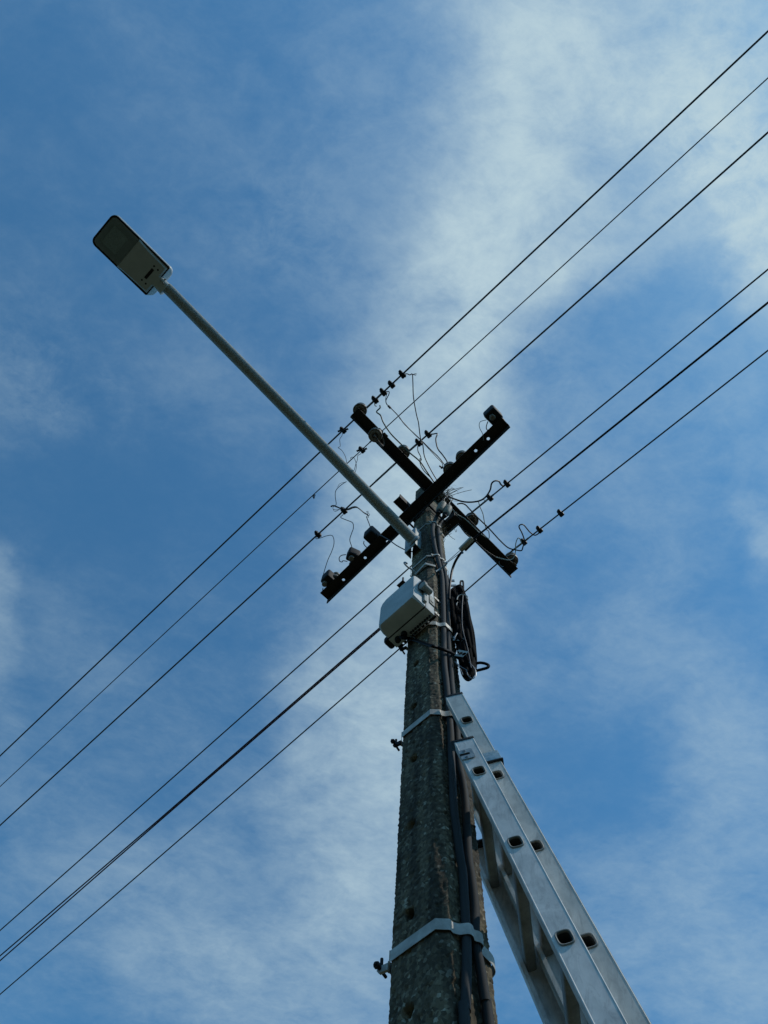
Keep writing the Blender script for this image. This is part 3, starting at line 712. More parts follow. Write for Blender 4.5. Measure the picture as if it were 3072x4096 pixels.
jumper('thick black lead swinging from the straw tuft and humping up to the fourth wire', [(240, 350), (300, 372), (380, 398), (470, 405), (560, 390), (620, 350), (665, 280), (680, 215), (715, 188), (755, 193), (775, 225), (800, 238)], c4b, 5.95, ZW, .0042, M_CABLE, None, CP[10])
jumper('wavy white lead doubling back along the lower right half of the crossarm', [(545, 392), (560, 450), (590, 520), (605, 600), (625, 680), (650, 702), (655, 770), (630, 765), (560, 720), (480, 640), (400, 570), (330, 530), (280, 475)], c4b, 6.25, 6.08, .0023, M_WHITE, extra=[([(545, 390), (590, 376), (612, 388), (640, 385)], .0018)])
jumper('black lead following the crossarm down to its tip, then looping up to the lowest wire', [(330, 425), (370, 418), (410, 430), (450, 470), (520, 545), (650, 670), (760, 790), (850, 870), (940, 895), (985, 898), (1000, 860), (1015, 800), (990, 720), (960, 660), (975, 635), (1010, 640), (1070, 710), (1120, 742), (1160, 722)], c4b, 6.0, ZW, .0034, M_CABLE, None, CP[13])
jumper('black lead with a grey end dipping below the crossarm tip and back up', [(270, 545), (350, 640), (420, 730), (520, 810), (620, 900), (720, 965)], c4b, 5.9, 6.1, .0032, M_CABLE)
jumper('pale lead curling round the lower right crossarm tip to the lowest wire', [(720, 965), (800, 985), (860, 995), (905, 970), (925, 900), (925, 840), (940, 785), (962, 770), (978, 800), (985, 830)], c4b, 6.1, ZW, .0027, M_WHITE)
jumper('tiny curled wire end under the lowest wire by the crossarm tip', [(755, 1010), (760, 1040), (785, 1062), (800, 1060)], c4b, 6.2, 6.15, .002, M_STRAND)
jumper('small tangle of wire on the thin overhead wire left of the lamp arm', [(18, 965), (5, 980), (15, 1000), (2, 990), (20, 975), (8, 1005)], c2, ZW - .02, ZW - .02, .002, M_WIRE)

# ------------------------------------------------------------------ dry straw nest at the crossing
def nest(label, pts_list, centre, n, spread, rad=.0012):
    mb = MB()
    for (cf, pp, z) in pts_list: mb.tube(smooth_path([at(*cf(*p), z) for p in pp], 4), rad * 1.4, 5)
    rnd = random.Random(3)
    for i in range(n):
        c = centre + V((rnd.gauss(0, spread), rnd.gauss(0, spread), rnd.gauss(0, spread * .6)))
        d = V((rnd.gauss(0, 1), rnd.gauss(0, 1), rnd.gauss(0, .6))).normalized() * rnd.uniform(.012, .035)
        k = V((rnd.gauss(0, 1), rnd.gauss(0, 1), rnd.gauss(0, 1))) * .005
        mb.tube(smooth_path([c - d, c + k, c + d], 3), rnd.uniform(.0005, .0010), 4)
    o = solo(mb, 'straw_tuft', M_STRAW, label, 'straw', centre, 'tufts of dry straw on the pole top', merge=False, recalc=False)
nest('spiky tuft of dry straws pointing right from the crossing of the two crossarms',
     [(ch, [(930, 470), (1060, 400), (1140, 365), (1315, 318)], 6.02), (ch, [(920, 460), (980, 400), (1140, 365)], 6.02), (ch, [(980, 480), (1200, 385), (1362, 313)], 6.02), (ch, [(1000, 500), (1190, 400)], 6.03), (ch, [(1010, 530), (1370, 425), (1575, 378)], 6.02), (ch, [(1040, 520), (1100, 545)], 6.0), (ch, [(900, 410), (1010, 360), (1100, 350), (1140, 365)], 6.02)],
     at(*ch(900, 520), 5.98), 110, .022, .0011)
nest('pale stringy tuft of straw behind the cables just below the cable terminations',
     [(ch, [(880, 1300), (870, 1360), (790, 1400), (760, 1430)], 5.72), (ch, [(770, 1400), (840, 1420), (860, 1500), (850, 1659)], 5.72), (ch, [(880, 1370), (950, 1450), (1030, 1570), (1150, 1650)], 5.72), (ch, [(760, 1450), (800, 1560), (820, 1620)], 5.72), (ch, [(1130, 1360), (1175, 1460), (1190, 1390)], 5.75), (ch, [(940, 1530), (1000, 1520), (1060, 1490)], 5.74)],
     at(*ch(820, 1470), 5.72), 50, .016, .0009)

# ------------------------------------------------------------------ riser cables up the pole
def riser(label, pts, r, cone_pts):
    P = [onface(x, y, E1, o) for (x, y), o in pts]
    t = thing('riser_cable', label, 'cable', P[-1], 'grey riser cables strapped to the pole')
    low = P[-1]; P += [V((low.x + .006, low.y - .006, 2.2)), V((low.x + .006, low.y - .006, 1.2)), V((low.x + .006, low.y - .006, 0.0))]
    top = [at(x, y, z) for (x, y), z in cone_pts]
    P = [top[0]] + P
    mb = MB(); mb.tube(smooth_path(P, 6), r, 12); part(mb, 'sheath', M_CONDUIT, t)
    a, b = top[0], top[1]; d = (b - a).normalized(); ln = (b - a).length
    mb = MB(); mb.lathe(a, d, [(0, -.004), (.0125, -.004), (.0135, 0), (.0125, .003), (.0145, .005), (.0155, .009), (.0140, .011), (.0165, .014), (.0172, .018), (.0155, .020), (.018, .023)], 20); part(mb, 'ribbed_collar', M_BLACK, t)
    mb = MB(); mb.lathe(a + d * .021, d, [(.0165, 0), (.0185, .002), (.0235, .022), (.0245, ln * .7), (.0215, ln * .88), (.012, ln), (0, ln)], 24); part(mb, 'cream_termination', M_CREAM, t)
    for s_ in (-1, 0, 1):
        mb = MB(); q_ = b + UP * .0
        mb.tube(smooth_path([b + d * .015, b + d * .04 + E1 * .012 * s_, b + d * .06 + E1 * .02 * s_ - E2 * .01, b + d * .085 + UP * .02 + E1 * .015 * s_], 4), .0028, 6)
        part(mb, 'core_wire', M_CABLE if s_ else M_WHITE, t)
O = .0135
riser('grey riser cable, left of the pair, its cream end tucked under the crossarm',
      [(ch(690, 1040), .035), (ch(640, 1150), .022), (ch(600, 1250), O), ((1730, 2122), O), ((1734, 2160), O), ((1741, 2200), O), ((1752, 2241), O + .003), ((1767, 2308), O), ((1771, 2376), O), ((1773, 2444), O), ((1775, 2539), O), ((1777, 2650), O), ((1786, 2737), O), ((1795, 2840), O), ((1803, 2939), O), ((1805, 3012), O), ((1810, 3132), O), ((1815, 3229), O), ((1827, 3325), O), ((1841, 3431), O), ((1852, 3502), O), ((1859, 3627), O), ((1866, 3766), O), ((1866, 3904), O), ((1862, 4043), O), ((1859, 4096), O)],
      .0110, [(ch(722, 975), 5.70), (ch(835, 760), 5.80)])
riser('grey riser cable on the right of the pair, cream end showing fully beside the first',
      [(ch(835, 1100), .04), (ch(780, 1200), .026), (ch(740, 1290), O), ((1752, 2122), O), ((1756, 2165), O), ((1762, 2220), O), ((1771, 2268), O + .003), ((1782, 2308), O), ((1789, 2376), O), ((1792, 2444), O), ((1793, 2525), O), ((1796, 2607), O), ((1803, 2674), O), ((1807, 2746), O), ((1818, 2840), O), ((1827, 2920), O), ((1830, 2963), O), ((1836, 3060), O), ((1851, 3132), O), ((1861, 3205), O), ((1868, 3325), O), ((1875, 3446), O), ((1887, 3523), O), ((1900, 3641), O), ((1901, 3766), O), ((1921, 3870), O), ((1942, 4009), O), ((1956, 4096), O)],
      .0110, [(ch(880, 1050), 5.68), (ch(975, 860), 5.77)])

# ------------------------------------------------------------------ bands round the pole
def chamfer_z(px, py):
    n = (E1 - E2).normalized(); z = 5.0; d = wray(px, py)
    for i in range(12):
        p = EYE + d * ((side(z) / math.sqrt(2) - .0148 - (EYE - AX).dot(n)) / d.dot(n)); z = p.z
    return z
def ring_at(z, off, cables=None, over=False):
    """points of the band's path round the pole at height z, going round with the riser cables bridged"""
    h = side(z) / 2 + off; c = .022
    pts = []
    def P(a, b): return AX + E1 * a + E2 * b + UP * z
    pts += [P(-h, -h + c + .006), P(-h, -h + c), P(-h + c, -h), P(-h + c + .006, -h), P(0, -h), P(h - c - .006, -h), P(h - c, -h), P(h - c * .5 + .000, -h + c * .5), P(h, -h + c), P(h, -h + c + .005)]
    if cables:
        bs = sorted(cables); r_ = .0118
        top = h + O * 1.0 + r_ * 1.0 - off * .5
        pts += [P(h, bs[0] - .030), P(h + .007, bs[0] - .018), P(top, bs[0] - .006), P(top + .001, bs[0] + .006)]
        if bs[1] - bs[0] > .03: pts += [P(top - .004, (bs[0] + bs[1]) / 2)]
        pts += [P(top + .001, bs[1] - .005), P(top - .001, bs[1] + .008), P(h + .006, min(bs[1] + .020, h - .004)), P(h, max(h - c, bs[1] + .024))]
    else: pts += [P(h, h - c)]
    pts += [P(h - c, h), P(0, h), P(-h + c, h), P(-h, h - c)]
    return pts
CAB = {}
def cable_b(z):
    out = []
    for o in bpy.data.objects:
        if o.name.startswith('sheath'):
            me = o.data; org = ORG[o.parent.name]; best = None
            acc = [0, 0]
            for v in me.vertices:
                wz = v.co.z + org.z
                if abs(wz - z) < .05:
                    acc[0] += (v.co + org - AX).dot(E2); acc[1] += 1
            if acc[1]: out.append(acc[0] / acc[1])
    return out
def band(label, px, py, width, off=.0035, thick=.0012, buckle=True, material=None, group='steel bands round the pole', tilt=0):
    z = chamfer_z(px, py); cb = cable_b(z)
    t = thing('steel_band', label, 'pole band', AX + UP * z, group)
    path = ring_at(z, off, cb)
    for i in range(1):
        pass
    sp = smooth_path(path, 4, closed=True); n = len(sp)
    vs = []; fs = []
    for p in sp:
        r_ = (p - AX - UP * z); o = r_.normalized()
        for (dz, dn) in ((-width / 2, 0), (width / 2, 0), (width / 2, thick), (-width / 2, thick)): vs.append(p + UP * dz + o * dn)
    for i in range(n):
        j = (i + 1) % n
        for k in range(4): fs.append((i * 4 + k, i * 4 + (k + 1) % 4, j * 4 + (k + 1) % 4, j * 4 + k))
    mb = MB(); mb.add(vs, fs); part(mb, 'strap', material or M_BAND, t, sharp=30)
    if buckle:
        h = side(z) / 2 + off; q = AX - E1 * (h + .012) - E2 * (h - .012) + UP * (z - .004)
        mb = MB(); dd = (-E1 - E2 * .25).normalized(); sd = UP.cross(dd)
        mb.prism([(-.018, -.011), (.010, -.011), (.018, -.002), (.016, .009), (-.018, .011)], q - sd * .004, (dd * .8, UP * .8, sd), 0, .007)
        part(mb, 'buckle', M_BAND if z < 3.2 else M_STEEL, t)
        mb = MB(); mb.tube([q + dd * .006 - sd * .024, q + dd * .006 + sd * .024], .0038, 8); mb.lathe(q + dd * .006 + sd * .016, sd, [(0, -.004), (.008, -.004), (.008, .004), (0, .004)], 6)
        mb.tube([q + dd * .004 + UP * 0, q + dd * .004 + UP * (width / 2 + .014)], .0038, 8)
        part(mb, 'bolt', M_STEEL, t)
    return z
band('narrow steel band just under the cable terminations, topmost of all', 1700, 2099, .010, buckle=False)
band('steel band over the riser cables just above the hook bracket', 1711, 2227, .014, buckle=False)
band('wide steel band over both riser cables just below the junction box', 1717, 2496, .028)
band('wide steel band near the top end of the ladder, bolt sticking out on its left', 1713, 2852, .028)
band('wide bright steel band lowest on the pole, nearest the viewer', 1734, 3702, .029)

# perforated straps passing behind the junction box
def perforated(label, px, py, width=.017):
    z = chamfer_z(px, py)
    h = side(z) / 2 + .003; c = .021
    path = [AX - E2 * h + E1 * (-h * .6) + UP * z, AX - E2 * h + E1 * (h - c) + UP * z, AX + E1 * h - E2 * (h - c) + UP * z, AX + E1 * h + E2 * (h - c) + UP * z, AX + E2 * h + E1 * (h - c) + UP * z, AX + E2 * h - E1 * h * .8 + UP * z]
    seg_l = [(path[i + 1] - path[i]).length for i in range(len(path) - 1)]; tot = sum(seg_l)
    def fn(u, v, w_):
        i = 0
        while i < len(seg_l) - 1 and u > seg_l[i]: u -= seg_l[i]; i += 1
        d = (path[i + 1] - path[i]).normalized(); nn = d.cross(UP)
        return path[i] + d * u + UP * (v - width / 2) + nn * (w_ - .0)
    mb = MB(); hs = [(.012 + .017 * k, width / 2, .0042, .0042) for k in range(int((tot - .02) / .017))]
    mb.holed(fn, tot, width, .0012, hs, seg=12, half=.0075)
    solo(mb, 'perforated_strap', M_BAND, label, 'strap', path[1], 'perforated straps holding the junction box', merge=False)
perforated('upper perforated strap holding the grey junction box', 1722, 2392)
perforated('lower perforated strap holding the grey junction box', 1719, 2452)

# hook bracket
zc_ = chamfer_z(1702, 2254) + .0
t = thing('hook_bracket', 'bent pale plate with two round anchor hooks, above the junction box', 'hook bracket', AX + UP * zc_)
cn = (E1 - E2).normalized()
pc = planeV(*cd(745, 205), AX + cn * (side(zc_) / math.sqrt(2) - .004), cn)
pL = onface(*cd(600, 345), -E2, .006); pR = onface(*cd(893, 325), E1, .006)
mb = MB()
for a, b in ((pc, pL), (pc, pR)):
    d = (b - a); d.z = 0; ln = d.length; d.normalize(); nn = d.cross(UP); nn = nn if nn.dot(cn) > 0 else -nn
    mb.box(a + d * ln / 2 + nn * .001 - (UP * 0), (d, nn, UP), (ln + .002, .004, .020), .0008)
    mb.box(a + d * ln / 2 - nn * .004 + UP * .009, (d, nn, UP), (ln, .008, .003))
part(mb, 'bent_plate', M_BAND, t)
for pp, nrm_ in (([(600, 335), (545, 290), (490, 255), (455, 225), (432, 196), (435, 184), (455, 186), (470, 200)], -E2), ([(893, 322), (960, 278), (1010, 250), (1045, 215), (1062, 188), (1052, 172), (1030, 174), (1018, 188)], E1)):
    P = [onface(*cd(x, y), nrm_, .008 + (.10 if nrm_ is not E1 else .085) * min(1, i / 5)) for i, (x, y) in enumerate(pp)]
    mb = MB(); mb.tube(smooth_path(P, 5), .0042, 10); part(mb, 'anchor_hook', M_GALV, t)

# ------------------------------------------------------------------ junction box
off_f = .135
bl = onface(*cd(565, 650), -E2, off_f)       # lower right corner of the lid
tr = onface(*cd(563, 338), -E2, off_f)
ll = onface(*cd(22, 1175), -E2, off_f)
zb0, zb1 = bl.z, tr.z
xr = (bl - AX).dot(E1); xl = (ll - AX).dot(E1)
Hh = zb1 - zb0; Wd = xr - xl; Z0 = (zb0 + ll.z) / 2
cen = AX + E1 * ((xr + xl) / 2) - E2 * (side(4.5) / 2) + UP * (Z0 + Hh / 2)
t = thing('junction_box', 'light grey plastic junction box with domed lid strapped to the left of the pole', 'junction box', cen)
def bx_(mb, x0, x1, y0, y1, z0, z1, bev=.004): mb.box(AX + E1 * (x0 + x1) / 2 - E2 * (side(4.5) / 2 + (y0 + y1) / 2) + UP * (z0 + z1) / 2, (E1, -E2, UP), (x1 - x0, y1 - y0, z1 - z0), bev, 2); return mb
part(bx_(MB(), xl - .004, xr + .004, .018, .068, Z0 - .006, Z0 + Hh + .004, .004), 'body', M_PLAST, t)
mb = MB()  # domed lid: tapered outline rising to the front face
def lid_ring(k, y):
    x0, x1 = xl - .002 + k * .5, xr + .002 - k * .15; z0, z1 = Z0 - .002 + k * .35, Z0 + Hh - k * .5
    c = .006 + k * .25; c2_ = .007 + k * 1.1
    pts = [(x0 + c, z0), (x1 - c, z0), (x1, z0 + c), (x1, z1 - c), (x1 - c, z1), (x0 + c2_, z1), (x0 + c2_ * .3, z1 - c2_ * .45), (x0, z1 - c2_ * 1.3), (x0, z0 + c)]
    return [AX + E1 * a - E2 * (side(4.5) / 2 + y) + UP * b for a, b in pts]
rings = [lid_ring(0, .070), lid_ring(0, .098), lid_ring(.006, .118), lid_ring(.012, .128), lid_ring(.022, .134)]
vs = [p for r in rings for p in r]; n = 9
mb.add(vs, [(i * n + k, i * n + (k + 1) % n, (i + 1) * n + (k + 1) % n, (i + 1) * n + k) for i in range(len(rings) - 1) for k in range(n)] + [tuple((len(rings) - 1) * n + k for k in range(n)), tuple(range(n - 1, -1, -1))])
part(mb, 'lid', M_PLAST, t, sharp=28)
mb = MB()   # dirt seam frame
part(bx_(mb, xl - .001, xr + .001, .064, .073, Z0 - .003, Z0 + Hh + .001, .002), 'gasket', M_PLASTD, t)
# latch and knob on the right side face
kz = Z0 + Hh * .62
mb = MB(); bx_(mb, xr + .002, xr + .034, .085, .112, Z0 + Hh * .50, Z0 + Hh * .68, .003); part(mb, 'latch', M_PLASTD, t)
mb = MB(); bx_(mb, xr + .002, xr + .014, .070, .086, Z0 + Hh * .10, Z0 + Hh * .80, .003); part(mb, 'side_rib', M_PLASTL, t)
def onpl(px, py, n, k):
    d_ = wray(px, py); return EYE + d_ * ((k - (EYE - AX).dot(n)) / d_.dot(n))
p_a = onpl(*cd(690, 515), E1, xr + .024); p_b = onpl(*cd(822, 632), E1, xr + .024)
mb = MB(); dk = (p_b - p_a).normalized(); lk = (p_b - p_a).length
mb.lathe(p_a, dk, [(0, 0), (.0170, 0), (.0190, .002), (.0190, .010), (.0160, .012), (.0150, lk - .004), (.012, lk), (0, lk)], 24); part(mb, 'round_plug', M_PLASTL, t)
mb = MB(); bx_(mb, xr + .002, xr + .009, .020, .050, Z0 + Hh * .28, Z0 + Hh * .62, .002); bx_(mb, xr + .003, xr + .012, .03, .045, Z0 + Hh * .34, Z0 + Hh * .42, .002); part(mb, 'hinge', M_PLASTL, t)
mb = MB()
for i in range(9): mb.lathe(AX + E1 * (xr - .012 - i * .013) - E2 * (side(4.5) / 2 + .030) + UP * (Z0 - .006), -UP, [(.0052, 0), (.0052, .006), (.003, .009), (0, .009)], 8)
for i in range(2): mb.lathe(AX + E1 * (xl + .03 + i * .034) - E2 * (side(4.5) / 2 + .045) + UP * (Z0 - .006), -UP, [(.013, 0), (.013, .012), (.010, .014), (.010, .022), (0, .022)], 14)
part(mb, 'cable_gland', M_BLACK, t)
mb = MB(); mb.holed(lambda u, v, w_: AX + E1 * (xl + .005 + u) - E2 * (side(4.5) / 2 + .002 + v) + UP * (Z0 + .01 + w_), Wd * .98, .014, .002, [(.02 + .02 * k, .007, .004, .004) for k in range(int(Wd * .98 / .02) - 1)], seg=10, half=.006)
mb.box(AX + E1 * (xl - .012) - E2 * (side(4.5) / 2 + .05) + UP * (Z0 + .01), (E1, -E2, UP), (.03, .05, .04), .012, 3)
part(mb, 'backplate', M_STEEL, t, merge=False)
mb = MB(); q = onface(*cd(412, 455), -E2, .075)
mb.tube([q - UP * .02, q + UP * .035], .0042, 8); mb.box(q - UP * .02 - E1 * .01, (E1, -E2, UP), (.04, .02, .003)); part(mb, 'mounting_bolt', M_STEEL, t)
# cables leaving the box
mb = MB(); P = [onface(*cd(370, 1285), -E2, .05), onface(*cd(430, 1300), -E2, .04), onface(*cd(490, 1305), -E2, .015)]
P += [onface(*c3(x, y), -E2, .010) for x, y in ((520, 1120), (600, 1140), (680, 1168))] + [onface(*c3(x, y), E1, o) for (x, y), o in (((765, 1198), .012), ((830, 1215), .022), ((900, 1240), .034), ((960, 1262), .036), ((1030, 1305), .03), ((1080, 1350), .03), ((1140, 1410), .03), ((1190, 1460), .03), ((1230, 1520), .03))]
mb.tube(smooth_path(P, 6), .0068, 8)
solo(mb, 'box_lead', M_CABLE, 'thick black lead from the junction box across both riser cables to the coil', 'cable', P[0])
mb = MB(); P = [onface(*cd(x, y), -E2, o) for (x, y), o in (((485, 1100), .06), ((470, 1150), .05), ((480, 1215), .035), ((520, 1260), .02), ((600, 1310), .008))]
mb.tube(smooth_path(P, 6), .0018, 6); P2 = [onface(*cd(x, y), -E2, .03) for x, y in ((440, 1235), (450, 1275), (470, 1300))]; mb.tube(P2, .0014, 5)
solo(mb, 'thin_lead', M_STRAND, 'thin grey wire dropping from the underside of the junction box', 'wire', P[0])

# ------------------------------------------------------------------ coil of spare cable
cc = AX + E1 * .118 + E2 * .062
cnrm = V((cc.x, cc.y, 0)).normalized()
def cp(x, y, dn=0.0): return planeV(*c3(x, y), cc - cnrm * dn, cnrm)
t = thing('cable_coil', 'hanging oval coil of black spare cable on the right side of the pole', 'cable coil', cp(1100, 1000))
left = [(1050, 545), (985, 590), (972, 680), (985, 800), (1005, 950), (1030, 1100), (1060, 1250), (1085, 1400), (1115, 1510), (1165, 1568)]
rght = [(1165, 1568), (1225, 1520), (1245, 1400), (1240, 1250), (1215, 1050), (1185, 880), (1158, 740), (1128, 620), (1085, 540)]
rnd = random.Random(11)
for k in range(32):
    f = ((k * 7) % 32 + .5) / 32; cxm = 1110
    ang_off = rnd.uniform(-6, 6)
    pts = []
    for (x, y) in left + rght[1:]:
        mx = 1050 + (y - 540) * .115
        s_ = .04 + .94 * f + rnd.uniform(-.05, .05)
        pts.append(cp(mx + (x - mx) * s_ + rnd.uniform(-5, 5), 1050 + (y - 1050) * (.93 + .065 * f) + rnd.uniform(-8, 8), rnd.uniform(-.028, .030)))
    mb = MB(); mb.tube(smooth_path(pts, 5, closed=True), .0074, 8, closed=True)
    part(mb, 'turn', M_COIL, t)
mb = MB()
mb.tube(smooth_path([cp(x, y, .034) for x, y in ((1045, 690), (1055, 655), (1090, 634), (1130, 636), (1162, 655), (1166, 690))], 5), .0024, 6)
mb.tube(smooth_path([cp(x, y, .03) for x, y in ((1052, 715), (1040, 740), (1050, 775), (1055, 785))], 5), .002, 6)
part(mb, 'tie', M_WHITE, t)
mb = MB(); mb.tube(smooth_path([cp(x, y, 0) for x, y in ((1240, 1400), (1290, 1386), (1350, 1392), (1395, 1415), (1380, 1440), (1320, 1458), (1250, 1475))], 6), .0055, 8)
mb.tube(smooth_path([cp(x, y, .01) for x, y in ((1085, 640), (1083, 500), (1095, 482), (1112, 490), (1115, 560), (1110, 640))], 6), .0045, 8); part(mb, 'stray_loop', M_CABLE, t)
mb = MB()
for pp in (((1035, 1385), (1090, 1430), (1160, 1470)), ((1150, 1470), (1170, 1530), (1220, 1560), (1255, 1520), (1240, 1450), (1180, 1380)), ((1020, 1370), (1080, 1450), (1110, 1520)), ((1240, 1440), (1250, 1500), (1240, 1550))):
    mb.tube(smooth_path([cp(x, y, .045) for x, y in pp], 5), .0016, 6)
part(mb, 'thin_wire', M_STRAND, t)
mb = MB(); P = [cp(x, y, .05) for x, y in ((1110, 640), (1100, 800), (1105, 1000), (1150, 1180), (1180, 1320), (1200, 1440))]; mb.tube(smooth_path(P, 6), .0022, 6); part(mb, 'loose_lead', M_WIRE, t)
# metal bits holding the coil
def strip_pp(label, a, b, width, nh):
    d = (b - a); ln = d.length; d.normalize(); 
    mb = MB(); side_ = UP
    nn = d.cross(UP).normalized(); up2 = nn.cross(d)
    mb.holed(lambda u, v, w_: a + d * u + up2 * (v - width / 2) + nn * w_, ln, width, .0015, [(ln * (i + .5) / nh, width / 2, width * .25, width * .25) for i in range(nh)], seg=12, half=ln / nh * .45)
    return solo(mb, 'perforated_strap', M_BAND, label, 'strap', a, 'perforated straps at the cable coil', merge=False)
strip_pp('short perforated strap sticking out right of the pole beside the coil, with a twisted wire', cp(1010, 1125, .02), cp(1120, 1132, .03), .018, 4)
strip_pp('perforated strap end hanging lowest beside the coil, two dark holes', cp(1030, 1275, .045), cp(1142, 1295, .055), .036, 3)
mb = MB(); mb.tube([cp(1045, 1058, .04), cp(1008, 1118, .04)], .003, 6); mb.tube(smooth_path([cp(x, y, .04) for x, y in ((1000, 1100), (1020, 1130), (1005, 1140), (1030, 1110))], 4), .0018, 5)
solo(mb, 'twisted_tie_wire', M_STRAND, 'twisted silver wire end on the strap beside the coil', 'tie wire', cp(1020, 1100, .04))
t = thing('anchor_bolt', 'short threaded bolt with square plates at the upper right of the pole above the coil', 'bolt', cp(950, 470))
mb = MB(); mb.tube([cp(958, 500, .0), cp(944, 430, .0)], .0045, 8); part(mb, 'threaded_rod', M_STEEL, t)
mb = MB(); mb.box(cp(985, 478), (right, UP, cnrm), (.028, .022, .004)); mb.box(cp(1002, 532), (right, UP, cnrm), (.03, .018, .004)); part(mb, 'plate', M_GALV, t)

# ------------------------------------------------------------------ street lamp
base = onface(1655, 2163, -E2, .045); ZL = 5.85
end = at(668, 1152, 5.842)
t = thing('street_lamp', 'street lamp: speckled galvanised arm reaching upper left with a flat grey lamp head', 'street lamp', base)
mb = MB(); mid = base.lerp(end, .5) + UP * .012; P = smooth_path([base - (end - base).normalized() * .01, mid, end], 12)
mb.tube(P, .0300, 24); part(mb, 'arm', M_GALVR, t)
mb = MB(); d = (end - base).normalized(); mb.lathe(base, d, [(.034, -.008), (.037, -.003), (.035, .004), (.031, .009)], 24)
part(mb, 'weld_bead', M_GALV, t)
# bracket: U channel against the pole
rb = onface(1661, 2173, -E2, .045); rt = onface(1662, 2108, -E2, .045)
xR = (rb - AX).dot(E1); zb, zt = rb.z, rt.z - .0
mb = MB(); wch = .078
for (x0, x1, y0, y1) in ((xR - wch, xR, .040, .045), (xR - .005, xR, .0, .0402), (xR - wch, xR - wch + .005, .0, .0402)):
    mb.box(AX + E1 * (x0 + x1) / 2 - E2 * (side(5.4) / 2 + (y0 + y1) / 2) + UP * (zb + zt) / 2, (E1, -E2, UP), (x1 - x0, y1 - y0, zt - zb), .001)
part(mb, 'bracket', M_GALV, t, merge=False)
# lamp head; local axes
ox = -.0845; OD = -E2; o0 = AX + E1 * ox + OD * 1.998 + UP * ZL
def lp(x, y, z): return o0 + E1 * x + OD * y + UP * z
LN, HW = .392, .104
def outline(hw, y0, y1, rf, rn, n=7):
    pts = []
    for cx_, cy_, a0_, r_ in ((hw - rn, y0 + rn, -90, rn), (hw - rf, y1 - rf, 0, rf), (-hw + rf, y1 - rf, 90, rf), (-hw + rn, y0 + rn, 180, rn)):
        for i in range(n):
            a = math.radians(a0_ + 90 * i / (n - 1)); pts.append((cx_ + r_ * math.cos(a), cy_ + r_ * math.sin(a)))
    return pts
def loft(mb, rings, cap0=True, cap1=True):
    n = len(rings[0]); vs = [p for r in rings for p in r]
    fs = [(i * n + k, i * n + (k + 1) % n, (i + 1) * n + (k + 1) % n, (i + 1) * n + k) for i in range(len(rings) - 1) for k in range(n)]
    if cap0: fs.append(tuple(range(n - 1, -1, -1)))
    if cap1: fs.append(tuple((len(rings) - 1) * n + k for k in range(n)))
    mb.add(vs, fs)
def R(hw, y0, y1, rf, rn, z): return [lp(x, y, z) for x, y in outline(hw, y0, y1, rf, rn)]
head = thing('tmp', 'x', 'x', (0, 0, 0)); bpy.data.objects.remove(head)
mb = MB()   # top shell: overhanging rim, back end set further back and up
def top_ring(k, z, back):   # k = inset
    return [lp(x, y - (back if y < .05 else 0), z) for x, y in outline(HW - k, k, LN - k, .034, .012 + back * .8)]
loft(mb, [top_ring(.003, .004, 0), top_ring(0, .010, .0), top_ring(0.0, .022, .004), top_ring(.004, .040, .022), top_ring(.012, .056, .030), top_ring(.030, .068, .02), top_ring(.055, .072, .0)])
hs = part(mb, 'top_shell', M_LAMP, t, sharp=40)
mb = MB(); loft(mb, [R(HW - .002, .002, LN - .002, .033, .008, .006), R(HW - .002, .002, LN - .002, .033, .008, .0), R(HW - .007, .007, LN - .007, .029, .006, -.002)], True, False)
loft(mb, [R(HW - .007, .007, LN - .007, .029, .006, -.002), R(HW - .012, .012, LN - .012, .025, .004, .002)], False, False)
part(mb, 'rim', M_STEEL, t, merge=False)
mb = MB(); loft(mb, [R(HW - .012, .012, LN - .012, .025, .004, .008), R(HW - .012, .012, LN - .012, .025, .004, .0065)]); part(mb, 'reflector_tray', M_TRAY, t)
mb = MB()   # lower gear cover
cov = lambda k, z: [lp(x, y, z) for x, y in [(HW - .020 - k, .012 + k), (HW - .016 - k, .150), (HW - .011 - k, .205 - k), (-HW + .011 + k, .205 - k), (-HW + .016 + k, .150), (-HW + .020 + k, .012 + k)]]
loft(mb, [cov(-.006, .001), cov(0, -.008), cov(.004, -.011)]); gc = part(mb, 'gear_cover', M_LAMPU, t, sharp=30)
mb = MB()
for x, y in ((.049, .065), (.0486, .0386), (-.052, .067), (-.052, .040)): mb.lathe(lp(x, y, -.0112), -UP, [(.0052, 0), (.0052, .0006), (0, .0006)], 12)
mb.box(lp(0, .0595, -.0117), (E1, OD, UP), (.066, .016, .0012)); part(mb, 'screw_recess', M_BLACK, gc)
mb = MB(); mb.box(lp(-.003, .300, .0030), (E1, OD, UP), (.112, .094, .004), .001)
lb = part(mb, 'led_board', M_LED, t)
mb = MB()
for i in range(6):
    for j in range(5): mb.lathe(lp(-.003 + (i - 2.5) * .0165, .300 + (j - 2) * .0165, .0010), -UP, [(.006, 0), (.0055, .001), (.003, .002), (0, .0022)], 10)
part(mb, 'led_lens', M_LED, lb)
mb = MB(); loft(mb, [R(HW - .013, .207, LN - .013, .024, .004, -.0015), R(HW - .013, .207, LN - .013, .024, .004, -.0045)])
part(mb, 'glass_cover', M_GLASS, t)
mb = MB()   # neck
nk = lambda y, hw, h, z: [lp(x_, y, z + z_) for x_, z_ in [(hw * math.copysign(abs(math.cos(a)) ** .5, math.cos(a)), h * math.copysign(abs(math.sin(a)) ** .5, math.sin(a))) for a in [2 * math.pi * (i + .5) / 20 for i in range(20)]]]
loft(mb, [nk(.052, .033, .012, .004), nk(.0, .033, .022, .002), nk(-.025, .034, .030, .000), nk(-.050, .035, .035, -.006), nk(-.056, .0365, .0365, -.008)])
